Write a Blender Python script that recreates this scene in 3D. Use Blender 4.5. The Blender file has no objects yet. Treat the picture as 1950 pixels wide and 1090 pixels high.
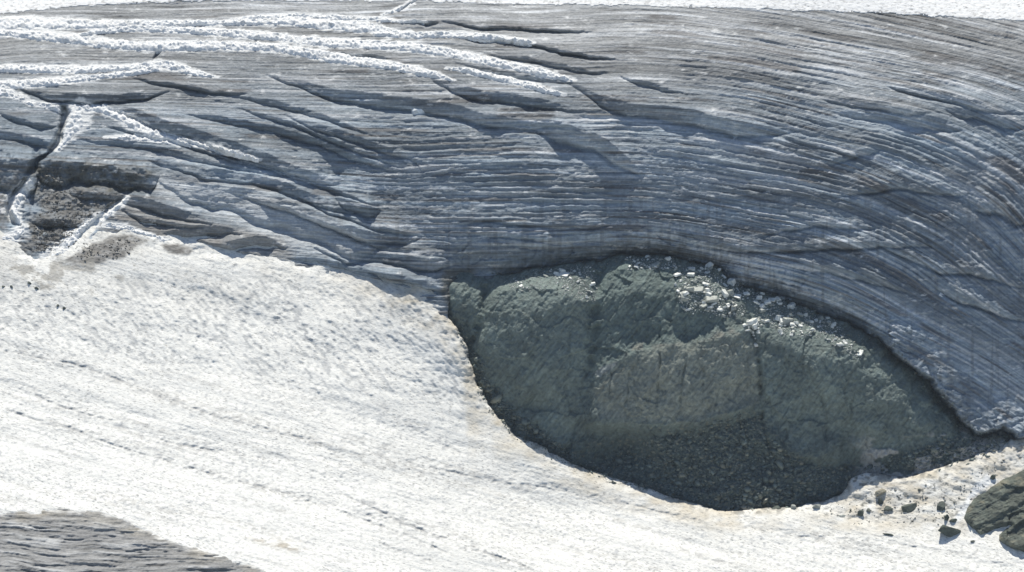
import bpy, math, random
import numpy as np
from mathutils import Vector

# ------------------------------------------------------------------ camera, world, sun, exposure
ALPHA = math.radians(22.0)          # the photographer looks down on the glacier
DIST = 1000.0
M = 0.12                            # metres per photograph pixel at the target distance
UC, VC = 975.0, 545.0
ca, sa = math.cos(ALPHA), math.sin(ALPHA)
CAM = np.array([0.0, -ca * DIST, sa * DIST])
scene = bpy.context.scene
camd = bpy.data.cameras.new('camera')
camo = bpy.data.objects.new('camera', camd)
scene.collection.objects.link(camo)
camo.location = CAM
camo.rotation_euler = (math.radians(90) - ALPHA, 0, 0)
camd.sensor_width = 36.0
camd.lens = 18.0 / (UC * M / DIST)
camd.clip_start = 5.0
camd.clip_end = 20000.0
scene.camera = camo

SUN_EL, SUN_AZ = math.radians(57.5), math.radians(-4.0)   # sun stands high behind the glacier
world = bpy.data.worlds.new('World')
scene.world = world
world.use_nodes = True
nt = world.node_tree
sky = nt.nodes.new('ShaderNodeTexSky')
sky.sky_type = 'NISHITA'
sky.sun_disc = False
sky.sun_elevation = SUN_EL
sky.sun_rotation = SUN_AZ
sky.altitude = 1500.0
sky.ozone_density = 0.4
nt.links.new(sky.outputs[0], nt.nodes['Background'].inputs[0])
nt.nodes['Background'].inputs[1].default_value = 0.10
sund = bpy.data.lights.new('sun', 'SUN')
sund.energy = 4.6
sund.angle = math.radians(0.53)
sund.color = (1.0, 0.955, 0.86)
suno = bpy.data.objects.new('sun', sund)
scene.collection.objects.link(suno)
sv = Vector((math.sin(SUN_AZ) * math.cos(SUN_EL), math.cos(SUN_AZ) * math.cos(SUN_EL), math.sin(SUN_EL)))
suno.rotation_euler = sv.to_track_quat('Z', 'Y').to_euler()
suno.location = sv * 500
vs_ = scene.view_settings
vs_.view_transform = 'Standard'
vs_.look = 'None'
vs_.exposure = 0.15
vs_.gamma = 1.0
vs_.use_curve_mapping = False

# ------------------------------------------------------------------ helpers: noise
rng = np.random.default_rng(11)
random.seed(11)
TAB = (rng.random((256, 256)) * 2 - 1).astype(np.float32)

def vn(x, y, seed=0):
    x = np.asarray(x, np.float32) + np.float32(seed * 17.31 % 256)
    y = np.asarray(y, np.float32) + np.float32(seed * 41.77 % 256)
    xi = np.floor(x); yi = np.floor(y)
    fx = x - xi; fy = y - yi
    fx = fx * fx * fx * (fx * (fx * 6 - 15) + 10); fy = fy * fy * fy * (fy * (fy * 6 - 15) + 10)
    a = xi.astype(np.int32) & 255; b = yi.astype(np.int32) & 255
    a1 = (a + 1) & 255; b1 = (b + 1) & 255
    return (TAB[a, b] * (1 - fx) + TAB[a1, b] * fx) * (1 - fy) + (TAB[a, b1] * (1 - fx) + TAB[a1, b1] * fx) * fy

def fbm(x, y, octaves=4, seed=0, gain=0.5):
    s = 0.0; amp = 1.0; tot = 0.0
    for o in range(octaves):
        s = s + amp * vn(x * 2 ** o, y * 2 ** o, seed + o * 3)
        tot += amp; amp *= gain
    return s / tot

def voronoi(x, y, seed=0):
    """F1, F2, cell id (two random numbers) and offset from the cell's seed point"""
    xi = np.floor(x).astype(np.int64); yi = np.floor(y).astype(np.int64)
    f1 = np.full(x.shape, 9.0); f2 = np.full(x.shape, 9.0)
    r1 = np.zeros(x.shape); r2 = np.zeros(x.shape); ox = np.zeros(x.shape); oy = np.zeros(x.shape)
    s = seed * 37
    for dx in (-1, 0, 1):
        for dy in (-1, 0, 1):
            cx = xi + dx; cy = yi + dy
            px = cx + 0.5 + 0.46 * TAB[(cx + s) & 255, (cy + 7 * s) & 255]
            py = cy + 0.5 + 0.46 * TAB[(cx + 91 + s) & 255, (cy + 53 + s) & 255]
            ddx = x - px; ddy = y - py
            d = np.hypot(ddx, ddy)
            m = d < f1
            f2 = np.where(m, f1, np.minimum(f2, d))
            f1 = np.where(m, d, f1)
            r1 = np.where(m, TAB[(cx + 13 + s) & 255, (cy + 29) & 255], r1)
            r2 = np.where(m, TAB[(cx + 61) & 255, (cy + 17 + s) & 255], r2)
            ox = np.where(m, ddx, ox); oy = np.where(m, ddy, oy)
    return f1, f2, r1, r2, ox, oy

def sm(a, b, x):
    t = np.clip((x - a) / (b - a), 0, 1)
    return t * t * (3 - 2 * t)

def inpoly(pts, U, V, soft=6.0, jit=0.0, seed=3):
    """soft inside-mask of a polygon, with a ragged edge"""
    if U.ndim == 2 and U.shape == (len(vv), len(uu)):
        p = np.array(pts, float); m = soft + 2 * jit + 4
        i0, i1 = np.searchsorted(uu, (p[:, 0].min() - m, p[:, 0].max() + m)); j0, j1 = np.searchsorted(vv, (p[:, 1].min() - m, p[:, 1].max() + m))
        out = np.zeros(U.shape)
        if i1 > i0 and j1 > j0:
            out[j0:j1, i0:i1] = inpoly(pts, U[j0:j1, i0:i1].copy(), V[j0:j1, i0:i1].copy(), soft, jit, seed) if (j1 - j0, i1 - i0) != U.shape else 0
        return out
    if jit:
        U = U + jit * fbm(U / 22, V / 14, 3, seed); V = V + jit * 0.7 * fbm(U / 22 + 9, V / 14, 3, seed + 5)
    ins = np.zeros(U.shape, bool); dmin = np.full(U.shape, 1e9)
    n = len(pts)
    for i in range(n):
        x0, y0 = pts[i]; x1, y1 = pts[(i + 1) % n]
        if y0 != y1:
            c = ((y0 > V) != (y1 > V)) & (U < (x1 - x0) * (V - y0) / (y1 - y0) + x0)
            ins ^= c
        dx, dy = x1 - x0, y1 - y0
        t = np.clip(((U - x0) * dx + (V - y0) * dy) / (dx * dx + dy * dy), 0, 1)
        dmin = np.minimum(dmin, np.hypot(U - x0 - t * dx, V - y0 - t * dy))
    return sm(-soft, soft, np.where(ins, dmin, -dmin))

# ------------------------------------------------------------------ the lie of the land
# the terrain is described by its slope (degrees) as it rises away from the viewer; the depth follows by solving for one surface
SLOPES = np.array([
    (-300, -350, 8), (975, -350, 8), (2250, -350, 8), (0, -60, 9), (975, -60, 9), (1950, -60, 9),
    (0, 20, 11), (600, 20, 11), (1200, 30, 13), (1900, 50, 15), (0, 100, 15), (400, 90, 15), (800, 90, 17), (1200, 110, 21), (1600, 110, 22), (1930, 120, 24),
    (100, 170, 22), (400, 170, 26), (700, 190, 31), (1000, 190, 34), (1300, 190, 36), (1600, 190, 34), (1900, 200, 38),
    (100, 260, 30), (400, 260, 32), (700, 270, 42), (1000, 270, 45), (1300, 280, 47), (1600, 280, 46), (1900, 290, 47),
    (100, 350, 35), (400, 350, 36), (700, 360, 44), (1000, 360, 51), (1300, 370, 55), (1600, 380, 56), (1900, 390, 56),
    (100, 440, 24), (400, 440, 34), (700, 450, 45), (1000, 450, 56), (1300, 450, 57), (1600, 470, 59), (1900, 490, 59),
    (0, 520, 27), (300, 530, 27), (600, 560, 27), (780, 600, 27), (1650, 560, 59), (1800, 600, 59), (1930, 650, 58), (1900, 760, 60),
    (0, 650, 24), (300, 650, 24), (600, 680, 24), (800, 740, 24), (0, 800, 21), (400, 800, 21), (800, 850, 22), (0, 1000, 19), (400, 1000, 18), (800, 1000, 19),
    (1200, 1020, 18), (1600, 1030, 18), (1900, 1060, 20), (0, 1300, 17), (975, 1300, 17), (1950, 1300, 17),
    (900, 580, 56), (1000, 560, 55), (1000, 640, 67), (1000, 720, 54), (1060, 800, 42), (1200, 520, 54), (1200, 600, 62), (1200, 720, 74), (1200, 840, 48), (1250, 910, 30),
    (1400, 540, 50), (1400, 610, 60), (1400, 720, 74), (1400, 820, 50), (1400, 930, 28), (1560, 640, 56), (1560, 740, 72), (1560, 850, 50), (1540, 930, 28),
    (1700, 720, 64), (1700, 820, 64), (1800, 830, 60), (1760, 910, 28), (1900, 890, 27), (1900, 970, 34), (2200, 900, 30), (2200, 400, 46), (-250, 350, 36), (-250, 700, 22)], float)
GS = 50.0
gu = np.arange(-500, 2451, GS); gv = np.arange(-500, 1501, GS)
NU, NV = len(gu), len(gv)
GU, GV = np.meshgrid(gu, gv)
w = np.exp(-((GU[..., None] - SLOPES[:, 0]) ** 2 / (2 * 95.0 ** 2) + (GV[..., None] - SLOPES[:, 1]) ** 2 / (2 * 55.0 ** 2))) + 1e-9 / (1 + ((GU[..., None] - SLOPES[:, 0]) ** 2 + (GV[..., None] - SLOPES[:, 1]) ** 2) / 1e4) ** 2
TH = np.radians((w * SLOPES[:, 2]).sum(-1) / w.sum(-1))
KK = np.cos(TH) / np.sin(ALPHA + TH)
snowish = sm(520, 800, GV) * sm(1500, 700, GU)
right = sm(1300, 1800, GU) * sm(850, 500, GV) * sm(-50, 250, GV)
LAT = 0.16 * snowish - 0.30 * right + 0.10 * sm(900, 300, GU) * sm(500, 200, GV)
n = NU * NV
A = np.zeros((n, n)); B = np.zeros(n)
def idx(j, i): return j * NU + i
def eq(cols, vals, rhs, wt):
    for c1, v1 in zip(cols, vals):
        B[c1] += wt * v1 * rhs
        for c2, v2 in zip(cols, vals):
            A[c1, c2] += wt * v1 * v2
for j in range(NV):
    for i in range(NU):
        if j + 1 < NV:       # going down the picture comes nearer
            eq((idx(j + 1, i), idx(j, i)), (1, -1), -0.5 * (KK[j, i] + KK[j + 1, i]) * GS * M, 1.0)
        if i + 1 < NU:
            eq((idx(j, i + 1), idx(j, i)), (1, -1), LAT[j, i] * GS * M, 0.10)
        if 0 < i < NU - 1:
            eq((idx(j, i - 1), idx(j, i), idx(j, i + 1)), (1, -2, 1), 0.0, 0.35)
A[idx(NV // 2, NU // 2), idx(NV // 2, NU // 2)] += 1.0
YC = np.linalg.solve(A, B).reshape(NV, NU)

def cubic_matrix(x, g0, gs, n):
    t = np.clip((x - g0) / gs, 0, n - 1.0001)
    i = np.floor(t).astype(int); f = t - i
    W = np.zeros((len(x), n)); r = np.arange(len(x))
    for k, wgt in ((-1, -0.5 * f + f ** 2 - 0.5 * f ** 3), (0, 1 - 2.5 * f ** 2 + 1.5 * f ** 3), (1, 0.5 * f + 2 * f ** 2 - 1.5 * f ** 3), (2, -0.5 * f ** 2 + 0.5 * f ** 3)):
        np.add.at(W, (r, np.clip(i + k, 0, n - 1)), wgt)
    return W

STEP = 1.6
def axis(a, b, lo, hi):
    core = list(np.arange(a, b + STEP, STEP))
    up = []; s = STEP; x = core[-1]
    while x < hi:
        s *= 1.14; x += s; up.append(min(x, hi))
    dn = []; s = STEP; x = core[0]
    while x > lo:
        s *= 1.14; x -= s; dn.append(max(x, lo))
    return np.array(dn[::-1] + core + up)
uu = axis(-10, 1960, -480, 2430); vv = axis(-10, 1100, -480, 1480)
U, V = np.meshgrid(uu, vv)
Y0 = cubic_matrix(vv, gv[0], GS, NV) @ YC @ cubic_matrix(uu, gu[0], GS, NU).T
X = U * M; Z = V * M                      # metres, for noise

def world_pos(u, v, y):
    a = (u - UC) * M / DIST; b = (VC - v) * M / DIST
    dy = ca + b * sa; dz = -sa + b * ca
    t = (y - CAM[1]) / dy
    return np.stack([CAM[0] + a * t, CAM[1] + dy * t, CAM[2] + dz * t], -1)

def sample(arr, u, v):
    u = np.asarray(u, float); v = np.asarray(v, float)
    i = np.clip(np.searchsorted(uu, u) - 1, 0, len(uu) - 2); j = np.clip(np.searchsorted(vv, v) - 1, 0, len(vv) - 2)
    fu = np.clip((u - uu[i]) / (uu[i + 1] - uu[i]), 0, 1); fv = np.clip((v - vv[j]) / (vv[j + 1] - vv[j]), 0, 1)
    return (arr[j, i] * (1 - fu) + arr[j, i + 1] * fu) * (1 - fv) + (arr[j + 1, i] * (1 - fu) + arr[j + 1, i + 1] * fu) * fv

def line(pts, x):
    p = np.array(pts, float)
    return np.interp(x, p[:, 0], p[:, 1])

# outlines (photograph pixels, used only to lay out the land)
SNOW_EDGE = [(-500, 420), (-60, 440), (0, 452), (30, 470), (70, 492), (110, 488), (150, 462), (200, 436), (240, 438), (270, 446), (310, 460), (340, 466), (380, 474), (440, 484), (500, 492), (560, 502), (640, 518), (700, 535), (760, 555), (810, 578),
             (845, 600), (868, 625), (886, 655), (896, 690), (908, 730), (926, 765), (950, 797), (985, 832), (1030, 850), (1065, 873), (1110, 893), (1170, 913), (1230, 930), (1300, 954), (1370, 974), (1440, 972), (1500, 968),
             (1560, 958), (1600, 943), (1625, 912), (1650, 902), (1690, 906), (1740, 908), (1800, 888), (1850, 872), (1900, 850), (1950, 832), (2450, 700)]
ROCK_TOP = [(780, 640), (830, 575), (845, 545), (852, 522), (900, 514), (930, 522), (985, 522), (1040, 512), (1100, 502), (1150, 496), (1190, 487), (1230, 488), (1290, 493), (1330, 501), (1370, 510), (1400, 535), (1440, 555),
            (1490, 571), (1560, 597), (1620, 625), (1680, 652), (1730, 688), (1780, 737), (1830, 797), (1870, 822), (1910, 818), (1950, 838), (2450, 1000)]
UJ = U + 6.0 * fbm(X / 3.0, Z / 1.6, 5, 21, 0.6)
VJ = V + 5.0 * fbm(X / 2.4, Z / 1.7, 5, 22, 0.6)
def edge_dist(pts, uj, vj):
    e = line(pts, uj); g = (line(pts, uj + 6) - line(pts, uj - 6)) / 12
    return (vj - e) / np.sqrt(1 + g * g)
DS = edge_dist(SNOW_EDGE, UJ, VJ)         # > 0 on the snow
DR = edge_dist(ROCK_TOP, U, VJ)           # > 0 on the rock
rockside = sm(835, 885, U)                # where the snow bank stands over the moat

# ------------------------------------------------------------------ glacier ice
drop = np.where(U > 1150, (1.7e-4 + 2.6e-4 * sm(100, 600, V)) * np.maximum(U - 1150, 0) ** 2, 0) + 0.10 * np.maximum(700 - U, 0) * -1 * sm(60, 350, V) + 14 * fbm(X / 45, Z / 30, 2, 31)
drop = np.where(U > 1750, drop + 0.12 * sm(1750, 1950, U) * 0, drop)
PH = (V - drop) * M                       # layering coordinate, metres
AL = X
wob = 0.28 * fbm(X / 11, Z / 6, 3, 35)
YI = Y0.copy()

def feature(pts, face, amp=1.15, back=3.0, groove=0.9, seed=0, jit=2.5, end=25):
    """an ice step: crest polyline, steep face below it, gentle back above, a dark slot at its foot"""
    global YI
    p = np.array(pts, float)
    u0, u1 = p[0, 0] - 5, p[-1, 0] + 5
    end = max(end, 0.28 * (u1 - u0)) if face < 40 else end
    i0, i1 = np.searchsorted(uu, u0), np.searchsorted(uu, u1)
    vlo, vhi = p[:, 1].min() - back * face * 3 - 20, p[:, 1].max() + face * 2.2 + 15
    j0, j1 = np.searchsorted(vv, vlo), np.searchsorted(vv, vhi)
    u = U[j0:j1, i0:i1]; v = V[j0:j1, i0:i1]
    c = np.interp(u, p[:, 0], p[:, 1]) + jit * 1.1 * fbm(u / 30, v / 30 + seed, 3, seed) + jit * 0.35 * fbm(u / 7, v / 7, 2, seed + 1)
    tap = np.clip((u - u0) / end, 0, 1) * np.clip((u1 - u) / end, 0, 1)
    tap = tap ** 0.7 * (1 + 0.22 * fbm(u / 60, v / 60 + 3.3 * seed, 2, seed + 2))
    h = np.maximum(face * tap, 1.0)
    s = c - v
    prof = np.where(s > 0, np.exp(-s / (back * h)) * np.clip((v - vlo) / 15, 0, 1), np.clip(1 + s / h, 0, 1))
    a = (0.74 if u1 < 780 else 0.62 if u0 < 1530 else 0.42) * amp * h * M * tap
    YI[j0:j1, i0:i1] += -a * prof + groove * M * 8 * tap * np.exp(-((s + h) / np.maximum(2.2, 0.13 * h)) ** 2)

FEATURES = [
    # the long crevasses across the upper ice
    ([(500, 139), (550, 148), (590, 158), (650, 171), (760, 184), (850, 196), (920, 214), (990, 230), (1060, 232), (1100, 238)], 28, 1.2, 2.0, 1.6),
    ([(1000, 232), (1080, 238), (1130, 252), (1170, 278), (1200, 305), (1225, 330)], 36, 1.1, 1.5, 1.0),
    ([(820, 148), (870, 163), (910, 170), (1000, 182), (1060, 196), (1110, 212)], 20, 1.2, 2.5, 1.2),
    ([(1070, 150), (1110, 166), (1150, 184), (1200, 196), (1260, 202), (1310, 207), (1400, 230), (1460, 240), (1520, 248)], 28, 1.2, 2.2, 1.0),
    ([(845, 42), (920, 50), (1000, 51), (1060, 57), (1130, 63)], 6, 1.6, 4, 2.4),
    ([(940, 73), (1020, 84), (1090, 98), (1170, 112)], 7, 1.6, 4, 2.4),
    ([(890, 74), (950, 76), (975, 80)], 5, 1.5, 3, 1.5), ([(795, 40), (815, 42), (830, 44)], 10, 1.3, 3, 2.0),
    ([(930, 104), (1010, 110), (1080, 124), (1160, 140)], 9, 1.3, 4, 1.0), ([(1180, 145), (1240, 156), (1300, 176)], 10, 1.2, 3, 0.8),
    ([(860, 118), (930, 128), (1010, 146), (1090, 160)], 8, 1.2, 3, 0.6),
    ([(650, 100), (700, 104), (745, 112)], 5, 1.3, 3, 1.0),
    # left, below the snow bands
    ([(42, 172), (90, 180), (150, 180), (230, 179), (320, 173)], 17, 1.3, 3, 2.2),
    ([(255, 150), (330, 158), (400, 170), (470, 178)], 8, 1.4, 3, 1.4),
    ([(180, 195), (250, 205), (310, 226), (360, 242), (440, 268), (520, 297), (610, 335), (660, 352)], 26, 1.2, 2.2, 1.2),
    ([(420, 178), (520, 190), (610, 216), (660, 236), (720, 262)], 10, 1.2, 4, 0.6),
    ([(340, 214), (420, 222), (520, 240), (600, 262), (690, 300), (760, 328)], 14, 1.2, 3, 0.8),
    ([(540, 218), (640, 244), (720, 274), (790, 300), (810, 330)], 15, 1.2, 2.5, 0.8),
    ([(278, 304), (340, 311), (390, 322), (480, 330), (540, 346), (600, 370), (660, 392), (725, 402)], 22, 1.15, 2.2, 1.0),
    ([(150, 265), (230, 270), (300, 280), (380, 298), (470, 318), (540, 338)], 10, 1.2, 3, 0.7),
    ([(282, 328), (330, 327), (380, 334), (402, 349), (425, 346), (470, 359), (530, 375), (600, 400), (650, 424), (700, 440), (760, 452)], 60, 0.42, 0.4, 1.0, 90),
    ([(225, 376), (270, 378), (330, 393), (380, 411), (405, 424)], 22, 1.3, 2, 1.2),
    ([(235, 402), (280, 415), (330, 424), (385, 430)], 10, 1.4, 2, 1.4),
    ([(312, 443), (350, 433), (400, 428), (440, 434), (458, 446)], 22, 1.3, 1.5, 1.2),
    ([(405, 466), (450, 455), (490, 449), (520, 454), (545, 472)], 20, 1.3, 1.5, 1.2),
    ([(330, 452), (380, 456), (420, 466), (470, 480), (520, 492)], 10, 1.3, 2, 0.8),
    ([(548, 491), (600, 490), (650, 499), (720, 520), (790, 538), (850, 560)], 17, 1.3, 2, 1.6),
    ([(640, 373), (690, 388), (722, 397)], 24, 1.2, 2, 0.8), ([(640, 430), (690, 435), (750, 440), (800, 451)], 26, 1.2, 1.5, 1.0),
    ([(600, 470), (660, 482), (720, 476), (780, 488), (830, 497), (870, 499)], 24, 1.2, 1.8, 1.4),
    ([(700, 515), (760, 524), (820, 540), (850, 552)], 14, 1.3, 2, 1.8),
    ([(300, 250), (420, 284), (520, 318), (640, 362), (725, 394)], 9, 1.3, 3, 1.0), ([(430, 362), (540, 394), (640, 432), (720, 466), (790, 482)], 9, 1.3, 3, 1.0), ([(450, 204), (560, 232), (680, 282), (770, 320)], 9, 1.3, 3, 0.9),
    ([(560, 372), (640, 404), (720, 432), (800, 448)], 9, 1.3, 3, 1.0), ([(200, 240), (320, 262), (440, 300), (540, 328)], 8, 1.3, 3, 0.9),
    # dirty wall far left
    ([(66, 306), (110, 304), (180, 312), (240, 318), (300, 328)], 42, 0.75, 0.35, 1.4, 18),
    ([(-160, 300), (0, 300), (30, 302), (72, 312)], 60, 0.7, 0.3, 1.6, 14), ([(0, 215), (50, 228), (105, 240)], 12, 1.3, 2, 0.8), ([(-40, 245), (20, 252), (70, 262), (108, 275)], 16, 1.2, 2, 0.8),
    ([(130, 368), (180, 366), (215, 372), (232, 378)], 14, 1.2, 1.5, 1.0), ([(60, 420), (110, 415), (160, 425)], 16, 1.0, 1.0, 1.2),
    # the wall behind the rock
    ([(1440, 452), (1500, 432), (1550, 424), (1610, 428), (1680, 434)], 9, 1.3, 3, 0.8), ([(1300, 462), (1400, 470), (1500, 468), (1580, 462), (1660, 460), (1780, 468)], 13, 1.3, 3, 1.2),
    ([(1590, 372), (1640, 358), (1700, 348), (1770, 356), (1840, 370)], 13, 1.2, 2.5, 1.0), ([(1660, 462), (1720, 476), (1790, 508), (1850, 508), (1950, 548)], 16, 1.3, 2.5, 1.2),
    ([(1780, 545), (1850, 565), (1910, 590), (1960, 610)], 18, 1.2, 2, 1.2), ([(1480, 500), (1580, 506), (1680, 530), (1740, 560)], 14, 1.2, 3, 0.6),
    ([(1560, 186), (1640, 190), (1700, 198), (1790, 214)], 17, 1.2, 2.5, 0.8), ([(1680, 158), (1760, 168), (1830, 184), (1900, 200), (1950, 214)], 20, 1.2, 2.5, 0.8),
    ([(1590, 212), (1650, 205), (1720, 208), (1790, 222), (1850, 245)], 26, 1.15, 2.0, 0.5), ([(1800, 205), (1850, 200), (1900, 215), (1950, 240)], 22, 1.2, 2, 0.6),
    ([(1570, 312), (1600, 300), (1640, 286), (1680, 280)], 12, 1.3, 3, 0.5), ([(1860, 395), (1890, 380), (1930, 400), (1960, 420)], 26, 1.2, 2, 1.4),
    ([(860, 425), (930, 418), (1000, 424), (1060, 430)], 7, 1.2, 3, 0.8), ([(880, 440), (940, 444), (1020, 450), (1110, 470)], 9, 1.2, 3, 0.6), ([(1030, 430), (1100, 424), (1160, 428)], 10, 1.2, 3, 0.6),
    ([(900, 466), (980, 460), (1060, 468), (1140, 474)], 10, 1.2, 3, 0.5), ([(820, 330), (860, 322), (900, 326)], 6, 1.2, 3, 0.4),
]
for k, f in enumerate(FEATURES):
    feature(f[0], f[1], f[2], f[3], f[4], seed=k + 3, end=f[5] if len(f) > 5 else 25, jit=9 if len(f) > 5 and f[5] < 20 else 2.5)
def box(a, r, ax):
    c = np.cumsum(np.concatenate([np.repeat(np.take(a, [0], ax), r + 1, ax), a, np.repeat(np.take(a, [-1], ax), r, ax)], ax), ax)
    n_ = a.shape[ax]
    return (np.take(c, np.arange(2 * r + 1, 2 * r + 1 + n_), ax) - np.take(c, np.arange(n_), ax)) / (2 * r + 1)
step_d = YI - Y0                                    # keep the steps from piling up into one big overhang
low = box(box(box(box(step_d, 26, 0), 26, 1), 26, 0), 26, 1)
YI = Y0 + step_d - 0.9 * low

# steep crevasse on the far left (runs up the picture)
for pts, wd, dep in (([(200, 122), (232, 121), (262, 113), (290, 95), (310, 66), (335, 55)], 7, 4.0), ([(335, 52), (365, 30), (390, 16), (415, 18), (432, 30)], 6, 3.0), ([(372, 236), (400, 205), (425, 180), (450, 160), (470, 150)], 6, 1.5), ([(95, 306), (105, 300), (115, 292)], 3, 1.5), ([(0, 797), (12, 776), (24, 758)], 3, 1.2)):
    p = np.array(pts, float)
    c = np.interp(V, p[:, 0], p[:, 1]) + 3 * fbm(Z / 2, Z * 0, 2, 51)
    tap = np.clip((V - p[0, 0]) / 8, 0, 1) * np.clip((p[-1, 0] - V) / 8, 0, 1)
    wv = wd * (1 + 0.6 * fbm(Z / 2.2, Z * 0 + wd, 3, 52) + 0.25 * fbm(X / 1.2, Z / 1.2, 2, 53))
    YI += dep * tap * np.exp(-(np.abs(U - c) / wv) ** 3)

# layering: fine ledges running along the ice
calm = (1 - 0.35 * sm(760, 560, U) * sm(150, 230, V)) * (1 - 0.55 * sm(1600, 1800, U) * sm(480, 620, V)) * (1 - 0.55 * inpoly([(280, 340), (400, 350), (700, 450), (640, 500), (450, 440), (280, 390)], U, V, 25))
lay = fbm(AL / 34, (PH + wob * 0.5) / 1.7, 2, 61) * 0.35 + fbm(AL / 18, (PH + wob) / 0.5, 3, 63) * 0.65
steepz = sm(120, 330, V)
ph2 = (PH + wob * 0.45) / 1.3 + 0.9 * vn(AL / 45, PH / 5, 65) + 0.25 * fbm(AL / 6, PH / 3, 2, 66)
saw = ph2 - np.floor(ph2)
saw = np.where(saw < 0.3, saw / 0.3, (1 - saw) / 0.7)                # short lit tread, long riser
sawm = sm(-0.35, 0.25, fbm(X / 13, Z / 6, 3, 68)) * sm(140, 260, V) * (0.35 + 0.65 * sm(620, 820, U))
YI += -(0.34 + 0.10 * sm(640, 900, U)) * calm * (0.35 + 0.9 * sm(-0.3, 0.35, fbm(X / 17, Z / 8, 3, 69))) * lay - 0.36 * saw * sawm * calm
YI += 0.40 * fbm(X / 18, Z / 9, 3, 71) * sm(60, 200, V) + 0.07 * fbm(X / 2.6, Z / 1.0, 3, 75) * sm(60, 200, V) + 0.13 * fbm(X / 1.5, Z / 0.45, 2, 77)
YI += 0.12 * fbm(X / 1.1, Z / 9, 2, 79) * sm(300, 420, V) * sm(640, 760, U)
# broken diagonal steps in the upper left ice
dg = V - 0.34 * U
st = vn(X / 16 + 0.3 * fbm(X / 4, Z / 4, 2, 83), dg * M / 2.0 + 0.5 * fbm(X / 7, Z / 5, 2, 84), 81)
YI += -0.12 * np.clip(st, 0, 1) * sm(120, 180, V) * sm(480, 400, V) * sm(900, 700, U)
# broken blocks, used for ice and rock alike
def facets(scale, amp, seed, stretch=1.0, warp=0.35):
    wx = X / scale + warp * fbm(X / scale, Z / scale, 2, seed); wy = Z / (scale * stretch) + warp * fbm(X / scale + 7, Z / scale, 2, seed + 2)
    f1, f2, r1, r2, ox, oy = voronoi(wx, wy, seed)
    return amp * (r1 * 0.5 + (ox * r2 + oy * r1) * 1.3), f2 - f1, r1
rough_foot = sm(-75, -8, DR + 14 * fbm(X / 5, Z / 4, 3, 85)) * rockside
YI += facets(4.5, 0.7, 17, 0.6)[0] * rough_foot + 0.4 * facets(1.6, 0.5, 19, 0.6)[0] * (0.3 + rough_foot) * steepz
gritty = inpoly([(58, 308), (180, 314), (292, 326), (282, 352), (232, 376), (205, 400), (160, 440), (110, 482), (20, 486), (15, 400)], U, V, 8, 6)
YI += gritty * (0.6 * fbm(X / 2.6, Z / 1.8, 5, 87, 0.6) + 0.25 * fbm(X / 0.6, Z / 0.5, 2, 88))
DR = DR + 12 * fbm(X / 4.5, Z / 3.5, 4, 86, 0.6) * (1 - sm(1380, 1300, U) * 0.6)
# undercut foot of the ice where the rock comes through
over = sm(1620, 1720, U)                                            # here the ice hangs out over the rock
foot = sm(-70, -4, DR) * rockside * sm(2100, 1960, U) * (1 - over)
YI += 3.5 * foot ** 1.5 + 4.5 * (np.clip(DR + 26, 0, 26) / 26) ** 1.5 * rockside * sm(930, 980, U) * (1 - over)
YI += -1.0 * over * sm(-90, -8, DR) + over * np.clip(DR + 5, 0, 60) * M * 7
YI += np.where(DR > 0, 0.02 * DR * rockside, 0)
YI += 0.35 * sm(-10, 20, DS)

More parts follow.
